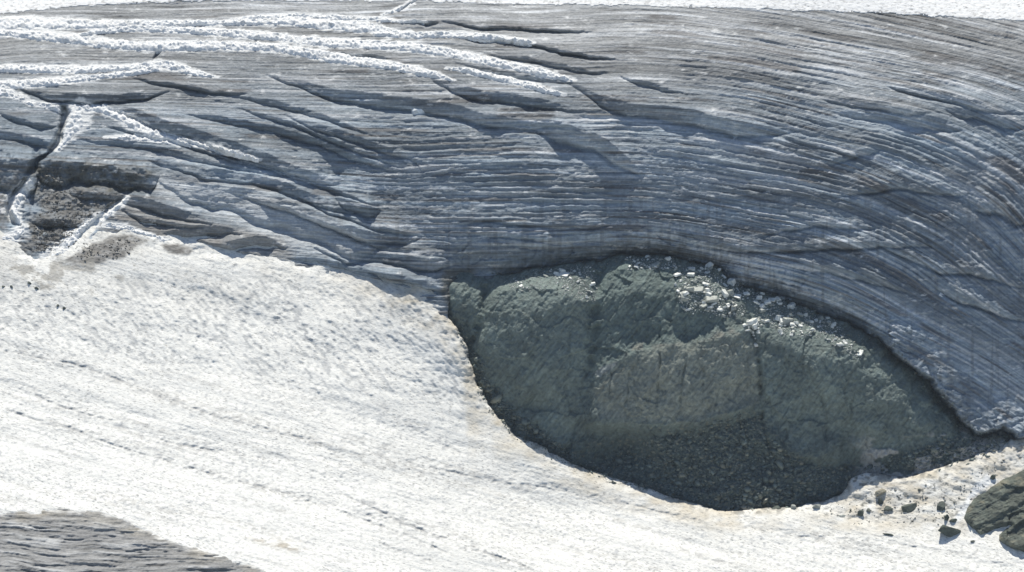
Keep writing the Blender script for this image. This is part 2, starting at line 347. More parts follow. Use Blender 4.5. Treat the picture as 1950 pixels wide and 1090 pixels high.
BANDS = [
    ([(-60, 46, 13), (0, 45, 12), (60, 43, 11), (130, 45, 9), (200, 47, 8), (300, 45, 6), (400, 44, 5), (500, 41, 6), (560, 40, 8), (620, 47, 10), (690, 52, 11), (740, 62, 9), (790, 68, 6), (850, 66, 5), (900, 68, 6), (960, 74, 5), (1015, 82, 3)], 1.0, 'long white snow band, uppermost of the wide ones on the grey ice'),
    ([(440, 37, 2), (500, 32, 3), (560, 30, 3.5), (640, 33, 4), (700, 36, 4), (760, 40, 3), (810, 42, 1.5)], 0.6, 'thin white snow thread just above the uppermost wide snow band'),
    ([(150, 67, 2), (200, 58, 5), (260, 54, 6), (340, 56, 6), (420, 62, 7), (500, 68, 7), (560, 75, 8), (640, 82, 9), (720, 86, 8), (800, 92, 9), (880, 105, 8), (940, 118, 8), (1000, 131, 7), (1050, 143, 7), (1095, 153, 3)], 1.0, 'longest slanting white snow band, ending lowest of all at its thin tip'),
    ([(-60, 58, 5), (0, 62, 6), (60, 66, 8), (130, 74, 9), (200, 82, 9), (260, 88, 9), (320, 88, 10), (400, 87, 9), (480, 88, 8), (540, 93, 9), (600, 104, 9), (650, 112, 9), (720, 121, 8), (780, 132, 8), (830, 143, 6), (865, 153, 2)], 1.1, 'white snow band with a blue shaded lower side above the central crevasses'),
    ([(850, 130, 2), (890, 135, 5), (940, 146, 6), (1000, 160, 6), (1040, 172, 5), (1075, 181, 2)], 0.8, 'short white snow band between two longer ones, above a dark crevasse'),
    ([(-60, 129, 7), (0, 130, 7), (60, 132, 7), (130, 133, 7), (200, 131, 6), (260, 128, 6), (310, 122, 7), (345, 130, 7), (380, 140, 5), (412, 147, 2)], 0.9, 'bumpy white snow band that bends down at its end, above the dark dirty wall'),
    ([(-60, 160, 8), (0, 160, 8), (40, 160, 8), (90, 157, 7), (150, 150, 6), (200, 145, 4), (250, 139, 5), (305, 131, 4)], 0.9, 'lumpy white snow band joining the bending band from below'),
    ([(-60, 172, 5), (0, 172, 8), (30, 182, 7), (60, 196, 5), (92, 203, 5), (128, 212, 5)], 0.7, 'narrow snow bridge running down to the dark upright crevasse'),
    ([(150, 198, 9), (146, 215, 15), (143, 232, 17), (134, 250, 12), (122, 268, 6), (108, 285, 4)], 0.8, 'broad white snow patch on the lip of the upright crevasse'),
    ([(152, 200, 6), (190, 206, 8), (230, 220, 9), (258, 238, 10), (300, 255, 8), (350, 268, 6), (400, 280, 5), (450, 292, 4), (495, 304, 2)], 0.7, 'white snow crest trailing down along a tilted ice fin'),
    ([(200, 262, 2), (240, 262, 4), (275, 262, 6), (310, 268, 4), (335, 274, 2)], 0.5, 'small pointed snow tongue below the snow crest of the tilted fin'),
    ([(64, 344, 5), (50, 354, 8), (36, 368, 10), (28, 385, 10), (25, 402, 9), (34, 418, 6), (42, 428, 3)], 0.9, 'curved snow ribbon hanging in the gap beside the dark dirty wall'),
    ([(243, 376, 3), (225, 392, 5), (205, 406, 7), (175, 425, 9), (150, 445, 11), (130, 466, 13), (108, 492, 15), (95, 510, 10)], 0.8, 'snow rib climbing from the snow slope past the brown debris'),
    ([(200, 428, 4), (235, 432, 5), (270, 444, 5), (305, 456, 6), (335, 468, 6)], 0.6, 'thin snow strip along the top of the grey dirt patch'),
    ([(0, 460, 8), (20, 452, 10), (38, 440, 8), (48, 430, 3)], 0.6, 'blunt snow lobe reaching up beside the black debris'),
    ([(728, 28, 1.5), (748, 22, 3), (768, 14, 4), (782, 6, 4), (792, -4, 3)], 0.5, 'short snow streak joining the upper snow field to the grey ice'),
]

# ice colour: grey dirty layered ice, cleaner and bluer where it is steep, warm dust above
dirt = np.clip(0.5 + 0.55 * fbm(X / 14, Z / 7, 4, 91) + 0.25 * fbm(AL / 12, PH / 0.9, 3, 93), 0, 1)
runn = sm(0.1, 0.5, fbm(X / 0.9, Z / 12, 3, 94)) * sm(300, 420, V)
broad = fbm(AL / 60, PH / 2.6, 3, 96)
band = np.clip(0.5 + 0.8 * fbm(AL / 26, (PH + wob * 0.4) / 0.62, 3, 95), 0, 1)
thin = sm(0.28, 0.62, vn(AL / 30, (PH + wob * 0.3) / 0.52, 97)) * sm(-0.35, 0.3, vn(X / 7, Z / 3, 98))
def mixc(a, b, t): return a + (np.asarray(b) - a) * t[..., None]
up = sm(270, 70, V + 40 * fbm(X / 20, Z / 8, 2, 90))
colI = np.empty(U.shape + (3,)); colI[:] = (0.245, 0.305, 0.36)
colI = mixc(colI, (0.338, 0.336, 0.328), up * 0.85)
colI = mixc(colI, (0.17, 0.185, 0.20), dirt * 0.6)
cloud = sm(0.12, 0.42, fbm(AL / 11, PH / 2.4, 4, 92)) * sm(250, 420, V)
colI = mixc(colI, (0.38, 0.44, 0.49), cloud * 0.6)
colI = mixc(colI, (0.58, 0.60, 0.62), sm(0.55, 0.95, band) * 0.65)
colI = mixc(colI, (0.12, 0.115, 0.115), thin * 0.75)
colI = colI * (1 + 0.35 * np.clip(broad * 1.6, -1, 1))[..., None]
colI = mixc(colI, (0.16, 0.18, 0.20), runn * 0.5)
colI = mixc(colI, (0.50, 0.53, 0.55), inpoly([(290, 330), (400, 350), (430, 348), (560, 388), (730, 462), (640, 490), (540, 470), (420, 410), (300, 372)], U, V, 12, 6) * 0.75)
clean = np.zeros(U.shape)
for pts in ([(1000, 240), (1080, 245), (1150, 285), (1200, 335), (1150, 320), (1080, 260)], [(1300, 214), (1500, 252), (1500, 275), (1320, 250)], [(1590, 215), (1720, 212), (1780, 240), (1700, 255), (1640, 240)], [(650, 178), (780, 200), (830, 235), (700, 205), (560, 165)], [(1680, 482), (1790, 505), (1780, 520), (1700, 505)]):
    clean = np.maximum(clean, inpoly(pts, U, V, 10, 6))
colI = mixc(colI, (0.42, 0.48, 0.53), clean * 0.7)
dark_wall = inpoly([(64, 308), (180, 314), (292, 326), (282, 352), (225, 372), (150, 360), (95, 350), (60, 345)], U, V, 12, 18)
colI = mixc(colI, (0.085, 0.085, 0.075), dark_wall * np.clip(0.80 + 0.5 * fbm(X / 1.5, Z / 1.2, 3, 101), 0, 1))
debris = inpoly([(58, 345), (100, 352), (200, 368), (232, 376), (205, 400), (160, 440), (110, 482), (60, 478), (20, 486), (50, 440), (70, 400)], U, V, 14, 22)
colI = mixc(colI, (0.125, 0.122, 0.115), debris * np.clip(0.78 + 0.6 * fbm(X / 1.3, Z / 1.0, 3, 103), 0, 1))
blk = inpoly([(60, 440), (85, 420), (135, 428), (150, 452), (110, 478), (70, 476)], U, V, 5, 7)
colI = mixc(colI, (0.05, 0.047, 0.043), blk * sm(-0.1, 0.3, fbm(X / 0.9, Z / 0.7, 3, 105)))
leftwall = inpoly([(-60, 305), (62, 308), (66, 340), (40, 360), (18, 395), (15, 440), (-60, 450)], U, V, 5, 6)
colI = mixc(colI, (0.13, 0.125, 0.115), leftwall * 0.8 * np.clip(0.7 + 0.7 * fbm(X / 1.3, Z / 1.1, 3, 107), 0, 1))
lobes = inpoly([(230, 378), (300, 385), (400, 425), (540, 455), (560, 500), (440, 482), (340, 462), (240, 430), (215, 410)], U, V, 8, 6)
colI = mixc(colI, (0.27, 0.255, 0.235), lobes * 0.6)
brown = inpoly([(845, 515), (905, 510), (900, 540), (860, 590), (838, 560)], U, V, 8, 4)
colI = mixc(colI, (0.12, 0.115, 0.09), brown * 0.8)
# meltwater-dark, dusty foot of the ice along the rock
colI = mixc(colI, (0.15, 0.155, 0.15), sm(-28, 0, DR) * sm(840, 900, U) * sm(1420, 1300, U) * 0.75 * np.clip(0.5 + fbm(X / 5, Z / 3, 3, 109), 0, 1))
colI *= (1 + 0.16 * fbm(X / 0.7, Z / 0.5, 2, 111))[..., None]
# thin leftover snow feathering out beside the snow bands
feather = np.zeros(U.shape)
for pts, h_, lab_ in BANDS:
    p = np.array(pts, float); g_ = 40
    i0, i1 = np.searchsorted(uu, (p[:, 0].min() - g_, p[:, 0].max() + g_)); j0, j1 = np.searchsorted(vv, (p[:, 1].min() - g_, p[:, 1].max() + g_))
    u_ = U[j0:j1, i0:i1]; v_ = V[j0:j1, i0:i1]; best = np.full(u_.shape, -9.0)
    for (x0, y0, w0), (x1, y1, w1) in zip(p[:-1], p[1:]):
        t_ = np.clip(((u_ - x0) * (x1 - x0) + (v_ - y0) * (y1 - y0)) / ((x1 - x0) ** 2 + (y1 - y0) ** 2), 0, 1)
        best = np.maximum(best, 1 - np.hypot((u_ - x0 - t_ * (x1 - x0)) * 0.6, v_ - y0 - t_ * (y1 - y0)) / ((w0 + t_ * (w1 - w0)) * 1.6 + 1))
    feather[j0:j1, i0:i1] = np.maximum(feather[j0:j1, i0:i1], best)
feather = sm(0.0, 0.35, feather + 0.55 * fbm(X / 2.4, Z / 0.8, 5, 113, 0.65) - 0.12)
colI = mixc(colI, (0.80, 0.805, 0.79), feather * 0.85)
YI -= 0.10 * feather

def new_mat(name, rough, grain=0.10, gscale=2.2, bump=0.12, bscale=1.6, spec=0.2, col=None, flow=None):
    m = bpy.data.materials.new(name); m.use_nodes = True
    t = m.node_tree; b = t.nodes['Principled BSDF']
    b.inputs['Roughness'].default_value = rough
    b.inputs['Specular IOR Level'].default_value = spec
    geo = t.nodes.new('ShaderNodeNewGeometry')
    nz = t.nodes.new('ShaderNodeTexNoise'); nz.inputs['Scale'].default_value = gscale; nz.inputs['Detail'].default_value = 5.0
    t.links.new(geo.outputs['Position'], nz.inputs['Vector'])
    mr = t.nodes.new('ShaderNodeMapRange')
    mr.inputs['From Min'].default_value = 0.3; mr.inputs['From Max'].default_value = 0.7
    mr.inputs['To Min'].default_value = 1 - grain; mr.inputs['To Max'].default_value = 1 + grain
    t.links.new(nz.outputs['Fac'], mr.inputs['Value'])
    mx = t.nodes.new('ShaderNodeMix'); mx.data_type = 'RGBA'; mx.blend_type = 'MULTIPLY'; mx.inputs[0].default_value = 1.0
    if col is None:
        at = t.nodes.new('ShaderNodeAttribute'); at.attribute_name = 'col'
        t.links.new(at.outputs['Color'], mx.inputs[6])
    else:
        mx.inputs[6].default_value = (*col, 1)
    t.links.new(mr.outputs['Result'], mx.inputs[7])
    out = mx.outputs[2]
    fl = None
    if flow:                                   # thin lines or specks drawn out along the flow of the ice or snow
        fa_ = t.nodes.new('ShaderNodeAttribute'); fa_.attribute_name = 'flow'
        fl = t.nodes.new('ShaderNodeTexNoise'); fl.inputs['Scale'].default_value = flow[0]; fl.inputs['Detail'].default_value = flow[1]; fl.inputs['Roughness'].default_value = 0.6
        t.links.new(fa_.outputs['Vector'], fl.inputs['Vector'])
        rp = t.nodes.new('ShaderNodeValToRGB')
        els = rp.color_ramp.elements
        while len(els) < len(flow[2]): els.new(0.5)
        for e, (p_, g_) in zip(els, flow[2]): e.position = p_; e.color = (g_, g_, g_, 1)
        t.links.new(fl.outputs['Fac'], rp.inputs['Fac'])
        m3 = t.nodes.new('ShaderNodeMix'); m3.data_type = 'RGBA'; m3.blend_type = 'MULTIPLY'; m3.inputs[0].default_value = 1.0
        pn = t.nodes.new('ShaderNodeTexNoise'); pn.inputs['Scale'].default_value = 0.09; pn.inputs['Detail'].default_value = 3.0
        t.links.new(geo.outputs['Position'], pn.inputs['Vector'])
        pm = t.nodes.new('ShaderNodeMapRange'); pm.inputs['From Min'].default_value = 0.36; pm.inputs['From Max'].default_value = 0.60; pm.inputs['To Min'].default_value = 0.45
        t.links.new(pn.outputs['Fac'], pm.inputs['Value']); sg = t.nodes.new('ShaderNodeMath'); sg.operation = 'MULTIPLY'
        t.links.new(pm.outputs['Result'], sg.inputs[0]); t.links.new(at.outputs['Alpha'], sg.inputs[1]); t.links.new(sg.outputs[0], m3.inputs[0])
        t.links.new(out, m3.inputs[6]); t.links.new(rp.outputs['Color'], m3.inputs[7])
        out = m3.outputs[2]
    t.links.new(out, b.inputs['Base Color'])
    n2 = t.nodes.new('ShaderNodeTexNoise'); n2.inputs['Scale'].default_value = bscale; n2.inputs['Detail'].default_value = 6.0
    t.links.new(geo.outputs['Position'], n2.inputs['Vector'])
    bp = t.nodes.new('ShaderNodeBump'); bp.inputs['Strength'].default_value = 1.0; bp.inputs['Distance'].default_value = bump
    if fl is not None:
        ad = t.nodes.new('ShaderNodeMath'); ad.operation = 'MULTIPLY_ADD'; ad.inputs[1].default_value = flow[3]
        t.links.new(fl.outputs['Fac'], ad.inputs[0]); t.links.new(n2.outputs['Fac'], ad.inputs[2])
        t.links.new(ad.outputs[0], bp.inputs['Height'])
    else:
        t.links.new(n2.outputs['Fac'], bp.inputs['Height'])
    t.links.new(bp.outputs['Normal'], b.inputs['Normal'])
    return m

MAT_ICE = new_mat('layered_ice', 0.6, 0.12, 1.8, 0.22, 1.4, 0.25, flow=(1.0, 5.0, [(0.34, 0.30), (0.44, 0.74), (0.54, 0.95), (0.66, 1.38)], 1.8))
MAT_SNOW = new_mat('old_snow', 0.9, 0.04, 2.0, 0.08, 1.8, 0.1, flow=(1.0, 4.0, [(0.33, 0.38), (0.42, 0.86), (0.5, 1.0)], 1.0))
MAT_BAND = new_mat('band_snow', 0.9, 0.06, 1.6, 0.12, 1.5, 0.1)
MAT_ROCK = new_mat('green_schist', 0.75, 0.22, 1.3, 0.5, 1.4, 0.25, flow=(1.0, 5.0, [(0.30, 0.62), (0.45, 0.95), (0.55, 1.05), (0.72, 1.4)], 1.2))
MAT_SLAB = new_mat('schist_slab', 0.42, 0.2, 1.5, 0.08, 2.5, 0.5)

def add_obj(name, mesh, mat=None, parent=None, label=None, cat=None, group=None, kind=None):
    o = bpy.data.objects.new(name, mesh)
    scene.collection.objects.link(o)
    if mesh is not None and mat is not None and not mesh.materials:
        mesh.materials.append(mat)
    if parent is not None: o.parent = parent
    if label: o['label'] = label
    if cat: o['category'] = cat
    if group: o['group'] = group
    if kind: o['kind'] = kind
    return o

def mesh_from(name, pos, faces, col=None, smooth=True, flow=None):
    me = bpy.data.meshes.new(name)
    nv, nf, k = len(pos), len(faces), faces.shape[1]
    me.vertices.add(nv); me.vertices.foreach_set('co', np.ascontiguousarray(pos, np.float32).ravel())
    me.loops.add(nf * k); me.loops.foreach_set('vertex_index', np.ascontiguousarray(faces, np.int32).ravel())
    me.polygons.add(nf)
    me.polygons.foreach_set('loop_start', np.arange(0, nf * k, k, dtype=np.int32))
    if smooth: me.polygons.foreach_set('use_smooth', np.ones(nf, bool))
    if col is not None:
        at = me.attributes.new('col', 'FLOAT_COLOR', 'POINT')
        c = np.ones((nv, 4), np.float32); c[:, :col.shape[1]] = np.clip(col, 0, 1)
        at.data.foreach_set('color', c.ravel())
    if flow is not None:
        at = me.attributes.new('flow', 'FLOAT_VECTOR', 'POINT')
        at.data.foreach_set('vector', np.ascontiguousarray(flow, np.float32).ravel())
    me.update(calc_edges=True)
    return me

def sheet(name, Y, keep, col, mat, flow=None, **kw):
    """keep: per-vertex mask; a quad is kept when its four corners are"""
    q = keep[:-1, :-1] & keep[:-1, 1:] & keep[1:, :-1] & keep[1:, 1:]
    jj, ii = np.nonzero(q)
    W_ = U.shape[1]
    f = np.stack([(jj + 1) * W_ + ii, (jj + 1) * W_ + ii + 1, jj * W_ + ii + 1, jj * W_ + ii], -1)
    used = np.unique(f)
    remap = np.full(U.size, -1, np.int64); remap[used] = np.arange(len(used))
    pos = world_pos(U.ravel()[used], V.ravel()[used], Y.ravel()[used])
    me = mesh_from(name, pos, remap[f], col.reshape(-1, col.shape[-1])[used], flow=None if flow is None else np.stack([np.broadcast_to(q, U.shape).ravel()[used] for q in flow], -1))
    return add_obj(name, me, mat, **kw)

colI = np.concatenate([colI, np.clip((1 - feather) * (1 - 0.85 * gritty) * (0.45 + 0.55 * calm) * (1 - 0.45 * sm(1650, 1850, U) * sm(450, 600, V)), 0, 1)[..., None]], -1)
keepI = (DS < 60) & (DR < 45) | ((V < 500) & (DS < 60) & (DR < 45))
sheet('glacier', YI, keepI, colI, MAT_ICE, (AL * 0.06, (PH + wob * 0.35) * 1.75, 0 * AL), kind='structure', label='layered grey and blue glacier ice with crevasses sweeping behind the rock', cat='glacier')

# ------------------------------------------------------------------ lower snow field
flow = np.radians(20)                                # fall line of the lower snow
a1 = X * math.cos(0.27) + Z * math.sin(0.27); b1 = -X * math.sin(0.27) + Z * math.cos(0.27)
# upper snow: runnels fan downhill, steeper in the picture
sl = 0.55 + 0.5 * sm(700, 200, U)
b2 = X - Z * 0.55 - 0.0016 * (Z - 60) ** 2 * 0.8
upz = sm(800, 690, V + 0.12 * (500 - U)) * sm(500, 560, V)
cup = fbm(X / 0.85 + 0.4 * fbm(X / 3, Z / 3, 2, 5), Z / 0.45, 3, 121) * (0.55 + 0.6 * sm(-0.3, 0.4, fbm(X / 14, Z / 9, 3, 122)))
run = fbm(b2 / 1.1, Z / 3.6, 2, 123)
cups2 = vn(b2 / 0.75, Z / 0.85, 125)
streak = fbm(b1 / 0.55, a1 / 5.5, 3, 127)
wide = fbm(b1 / 5.0, a1 / 40, 3, 129)
YS = Y0 - 1.1 * np.tanh((DS + 9 * fbm(X / 4, Z / 2.5, 3, 131) * (1 - rockside)) / 22)
YS += rockside * np.where(DS < 0, 2.2 * -DS, 0) * M * 8
YS += rockside * 0.8 * np.exp(-np.clip(DS, 0, 99) / 5)
lumpy = sm(1480, 1640, U)
YS += -(0.10 * cup + 0.16 * run * upz + 0.22 * np.clip(cups2, -1, 0.1) * upz + 0.12 * streak * (1 - upz)) + 0.6 * wide + 0.7 * fbm(X / 16, Z / 10, 3, 133)
YS += -0.6 * lumpy * fbm(X / 4.0, Z / 2.2, 5, 135) * sm(1030, 970, V)
TRACKS = [([(-60, 640), (0, 662), (60, 678), (130, 690), (200, 712), (260, 738), (330, 764), (400, 788), (460, 806), (540, 824), (600, 845), (660, 868)], 1.0), ([(0, 726), (60, 752), (120, 775), (200, 800), (260, 826), (330, 845), (430, 862), (520, 876)], 0.9),
          ([(0, 775), (60, 797), (140, 820), (220, 850), (300, 874), (380, 897), (450, 916), (540, 938), (640, 968), (720, 1000), (800, 1030), (880, 1065)], 1.0), ([(640, 835), (700, 860), (760, 876), (840, 895), (930, 916), (1020, 925), (1110, 943), (1200, 962), (1300, 985), (1400, 1005)], 0.9),
          ([(640, 935), (700, 962), (760, 990), (820, 1015), (860, 1030), (930, 1055), (990, 1075), (1040, 1092)], 1.3), ([(660, 968), (720, 985), (780, 1003), (830, 1022)], 1.0), ([(690, 1018), (740, 1042), (800, 1062), (850, 1078)], 0.7), ([(1380, 1000), (1460, 1010), (1540, 1022), (1640, 1026), (1740, 1040), (1850, 1058), (1950, 1075)], 0.8),
          ([(1300, 1058), (1400, 1074), (1480, 1086)], 0.6), ([(860, 755), (890, 772), (930, 800)], 0.4), ([(640, 700), (700, 752), (760, 800), (830, 842), (900, 872)], 0.6), ([(1020, 1060), (1060, 1080)], 0.6)]
trk = np.zeros(U.shape)
for k, (pts, s) in enumerate(TRACKS):
    p = np.array(pts, float)
    c = np.interp(U, p[:, 0], p[:, 1]) + 3 * fbm(X / 6, X * 0, 3, 140 + k)
    tap = np.clip((U - p[0, 0]) / 40, 0, 1) * np.clip((p[-1, 0] - U) / 40, 0, 1)
    br = sm(-0.45, 0.35, vn(X / 3.5, X * 0 + k, 150 + k)) * 0.8 + 0.2
    br = br * (0.3 + 0.7 * sm(-0.25, 0.3, fbm(X / 1.3, Z / 0.5, 2, 155 + k)))
    d = np.abs(V - c)
    g = np.exp(-(d / 2.2) ** 2) * br + 0.6 * np.exp(-(d / 12) ** 2) * sm(0.0, 0.5, vn(X / 0.9, Z / 0.5, 160 + k))
    trk = np.maximum(trk, s * tap * g)
YS += 0.26 * trk

colS = np.empty(U.shape + (3,)); colS[:] = (0.87, 0.86, 0.81)
speck = sm(0.18, 0.55, fbm(X / 0.75, Z / 0.38, 2, 171)) * (0.35 + 0.65 * sm(-0.3, 0.4, streak + 0.6 * wide))
colS = mixc(colS, (0.50, 0.51, 0.51), speck * 0.75)
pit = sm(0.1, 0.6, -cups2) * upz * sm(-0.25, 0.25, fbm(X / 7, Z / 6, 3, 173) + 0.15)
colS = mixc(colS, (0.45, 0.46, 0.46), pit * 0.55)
colS = mixc(colS, (0.30, 0.30, 0.30), np.clip(trk, 0, 1) * 0.6)
long_ = sm(0.12, 0.5, fbm(b1 / 1.6, a1 / 26, 4, 145)) * sm(-0.2, 0.3, fbm(X / 1.1, Z / 0.5, 3, 146))
colS = mixc(colS, (0.52, 0.51, 0.48), long_ * 0.55 * (1 - 0.6 * upz))
tan = sm(70, 5, DS) * sm(560, 800, U) * sm(1560, 1400, U) + lumpy * sm(1035, 985, V)
colS = mixc(colS, (0.66, 0.60, 0.49), np.clip(tan, 0, 1) * np.clip(0.55 + 0.9 * fbm(X / 3.5, Z / 2.0, 4, 175), 0, 1))
colS = mixc(colS, (0.55, 0.53, 0.48), 0.45 * sm(640, 500, V) * np.clip(0.45 + 0.9 * fbm(X / 6, Z / 3, 4, 177), 0, 1))
grey = np.maximum(inpoly([(122, 498), (150, 478), (215, 446), (250, 448), (284, 458), (262, 470), (238, 492), (190, 502), (140, 506)], U, V, 4, 6), inpoly([(306, 466), (340, 464), (366, 474), (362, 486), (318, 484)], U, V, 4, 5))
colS = mixc(colS, (0.22, 0.21, 0.195), grey * np.clip(0.85 + 0.5 * fbm(X / 1.2, Z / 0.8, 3, 179), 0, 1))
colS = mixc(colS, (0.45, 0.40, 0.32), inpoly([(470, 1022), (560, 1030), (640, 1048), (560, 1052), (500, 1038)], U, V, 6, 10) * sm(-0.2, 0.4, fbm(X / 2.5, Z / 0.7, 3, 181)) * 0.8)
dust = sm(0.0, 0.35, fbm(X / 3.5, Z / 2.2, 5, 178, 0.6) + 0.5 * np.exp(-((U - 110) / 110) ** 2 - ((V - 500) / 32) ** 2) - 0.33)
colS = mixc(colS, (0.34, 0.32, 0.28), dust * 0.7 * sm(330, 260, U) * sm(600, 540, V))
spots = lumpy * sm(0.32, 0.5, fbm(X / 1.3, Z / 0.7, 3, 183)) * sm(1030, 960, V)
colS = mixc(colS, (0.20, 0.20, 0.18), spots * 0.8)
colS = mixc(colS, (0.88, 0.89, 0.88), inpoly([(1838, 985), (1850, 950), (1900, 915), (1880, 900), (1858, 925), (1840, 955), (1812, 1000)], U, V, 4, 4) * 0.9)
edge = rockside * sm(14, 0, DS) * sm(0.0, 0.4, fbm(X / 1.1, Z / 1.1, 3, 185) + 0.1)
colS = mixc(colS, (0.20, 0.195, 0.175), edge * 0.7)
colS *= (1 + 0.05 * cup)[..., None]
# lower left: bare ice breaks through the snow
ICE2 = [(-500, 960), (-60, 962), (0, 975), (60, 972), (120, 968), (190, 970), (230, 985), (290, 1012), (340, 1032), (385, 1046), (430, 1058), (480, 1076), (520, 1092), (700, 1180), (1000, 1400), (1400, 1500)]
D2 = edge_dist(ICE2, U, V + 6 * fbm(X / 5, Z / 2.2, 5, 191, 0.6))
gap2 = inpoly([(-60, 966), (0, 962), (60, 962), (86, 958), (60, 953), (0, 950), (-60, 948)], U, V, 3, 3)
ice2 = np.maximum(sm(-5, 5, D2), gap2)
fol2 = V - 14 * np.sin((U - 40) / 190) + 8 * fbm(X / 14, Z / 8, 3, 193)
l2 = fbm(X / 7, fol2 * M / 0.75, 3, 195)
crk2 = sm(0.22, 0.42, fbm(X / 12, fol2 * M / 0.9, 4, 197)) * sm(-0.3, 0.3, fbm(X / 5, Z / 3, 3, 198))
bs = Y0 - 1.1 + 0.6 * wide + 0.7 * fbm(X / 16, Z / 10, 3, 133)
YI2 = bs + 0.25 - np.where(gap2 > 0.01, 0.7 * (gap2 - 0.4), 0) - 0.45 * np.tanh(D2 / 9) - (0.50 * l2 + 0.25 * fbm(X / 1.6, Z / 0.6, 3, 203) - 0.45 * crk2) * sm(-2, 8, D2)
colI2 = np.empty(U.shape + (3,)); colI2[:] = (0.27, 0.27, 0.265)
colI2 = mixc(colI2, (0.52, 0.53, 0.53), sm(0.0, 0.6, l2) * 0.6)
colI2 = mixc(colI2, (0.36, 0.33, 0.27), sm(40, 0, D2) * np.clip(0.4 + fbm(X / 4, Z / 2, 3, 199), 0, 1))
colI2 = mixc(colI2, (0.78, 0.77, 0.73), sm(10, -3, D2 + 12 * fbm(X / 2.2, Z / 0.7, 4, 202)) * 0.75)
colI2 *= (1 + 0.18 * fbm(X / 0.7, Z / 0.35, 2, 201))[..., None]
YS += 0.5 * np.clip(D2 / 10, 0, 1)
keepS = (DS > -np.where(U > 860, 14, 28)) & (D2 < 12)
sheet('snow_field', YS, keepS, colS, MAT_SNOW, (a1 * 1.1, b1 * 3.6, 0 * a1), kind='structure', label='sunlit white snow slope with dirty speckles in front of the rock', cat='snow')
sheet('bare_ice', YI2, (D2 > -10) | (gap2 > 0.01), colI2, MAT_ICE, (AL * 0.12, fol2 * M * 1.7, 0 * AL), kind='structure', label='grey layered bare ice breaking through the foot of the snow slope', cat='ice')

# upper snow field, above the ice
TOPS = [(-500, 40), (-60, 33), (0, 27), (60, 22), (130, 14), (250, 7), (430, 2), (600, 3), (740, 3), (900, 6), (1100, 10), (1400, 17), (1650, 25), (1800, 32), (1950, 41), (2450, 75)]
DT = -edge_dist(TOPS, U, V + 5 * fbm(X / 2.2, Z / 0.6, 5, 211, 0.65))
YT = YI + 0.0
YT = Y0 - 0.15 * np.tanh(DT / 6) - 0.14 * fbm(X / 0.9, Z / 0.35, 3, 213)
YT = np.where(DT < 0, YI + 0.4, np.minimum(YT, YI - 0.06))
colT = np.empty(U.shape + (3,)); colT[:] = (0.85, 0.85, 0.835)
colT = mixc(colT, (0.42, 0.41, 0.39), sm(0.22, 0.5, fbm(X / 0.8, Z / 0.35, 3, 215)) * (0.35 + 0.6 * sm(12, 0, DT)))
sheet('upper_snow_field', YT, DT > -3, colT, MAT_SNOW, (X * 0.9, Z * 2.5, 0 * X), kind='structure', label='white snow field above the upper edge of the grey ice', cat='snow')

# ------------------------------------------------------------------ the rock outcrop
YR = Y0 - 3.0 * sm(0, 80, DR) * sm(0, 110, -DS)
for cx, cy, rx, ry, am in ((1035, 640, 75, 95, 4.5), (1290, 735, 120, 85, 4.5), (1570, 705, 95, 80, 3.2), (1250, 575, 90, 60, 2.0), (1690, 770, 60, 50, 0.6), (880, 575, 26, 50, 1.6)):
    YR -= am * np.exp(-(np.abs((U - cx) / rx) ** 2.4 + np.abs((V - cy) / ry) ** 2.4))
YR += 2.4 * np.exp(-np.clip(-DS, 0, 999) / 30) * sm(1750, 1560, U) + 1.6 + 3.0 * over * sm(30, 0, DR)
YR += np.where(DR < 30, 2.6 * (1 - np.clip(DR, 0, 30) / 30) ** 2, 0) + np.where(DR < 0, -DR * M * 9, 0)
fa, ea, ra = facets(8.0, 1.5, 3)
fb, eb, rb = facets(2.9, 0.6, 5, 2.1)
fc, ec, rc = facets(1.15, 0.22, 7, 1.2)
cracked = inpoly([(1128, 745), (1160, 695), (1220, 668), (1300, 655), (1400, 640), (1440, 650), (1450, 760), (1420, 775), (1330, 802), (1240, 806), (1140, 796)], U, V, 10, 5)
rub = np.maximum(inpoly([(905, 700), (950, 770), (1060, 850), (1120, 830), (1260, 812), (1330, 805), (1440, 780), (1500, 850), (1560, 885), (1640, 880), (1760, 850), (1900, 830), (1950, 850), (1900, 930), (1600, 980), (1370, 990), (1100, 900), (960, 820), (900, 740)], U, V, 14, 10), sm(-24, -4, DS) * sm(1700, 1500, U))
top = np.maximum(inpoly([(1280, 500), (1370, 505), (1500, 570), (1600, 610), (1660, 690), (1600, 660), (1500, 640), (1440, 660), (1400, 610), (1300, 600), (1270, 560)], U, V, 16, 8), inpoly([(960, 525), (1100, 500), (1135, 560), (1100, 590), (1040, 560), (970, 560)], U, V, 10, 6) * 0.8)
soft = 1 - 0.5 * cracked
YR += 0.13 * sm(0.07, 0.0, eb) * cracked * sm(-0.2, 0.3, fbm(X / 4, Z / 5, 3, 219)) + fa * 0.3 * (1 - 0.4 * cracked) + 0.9 * fbm(X / 9, Z / 8, 3, 220) + fb * (0.5 - 0.2 * top) * soft + fc * (0.55 + 0.9 * rub) + 0.5 * fbm(X / 5, Z / 5, 4, 221) + 0.20 * fbm(X / 0.9, Z / 0.9, 3, 223)
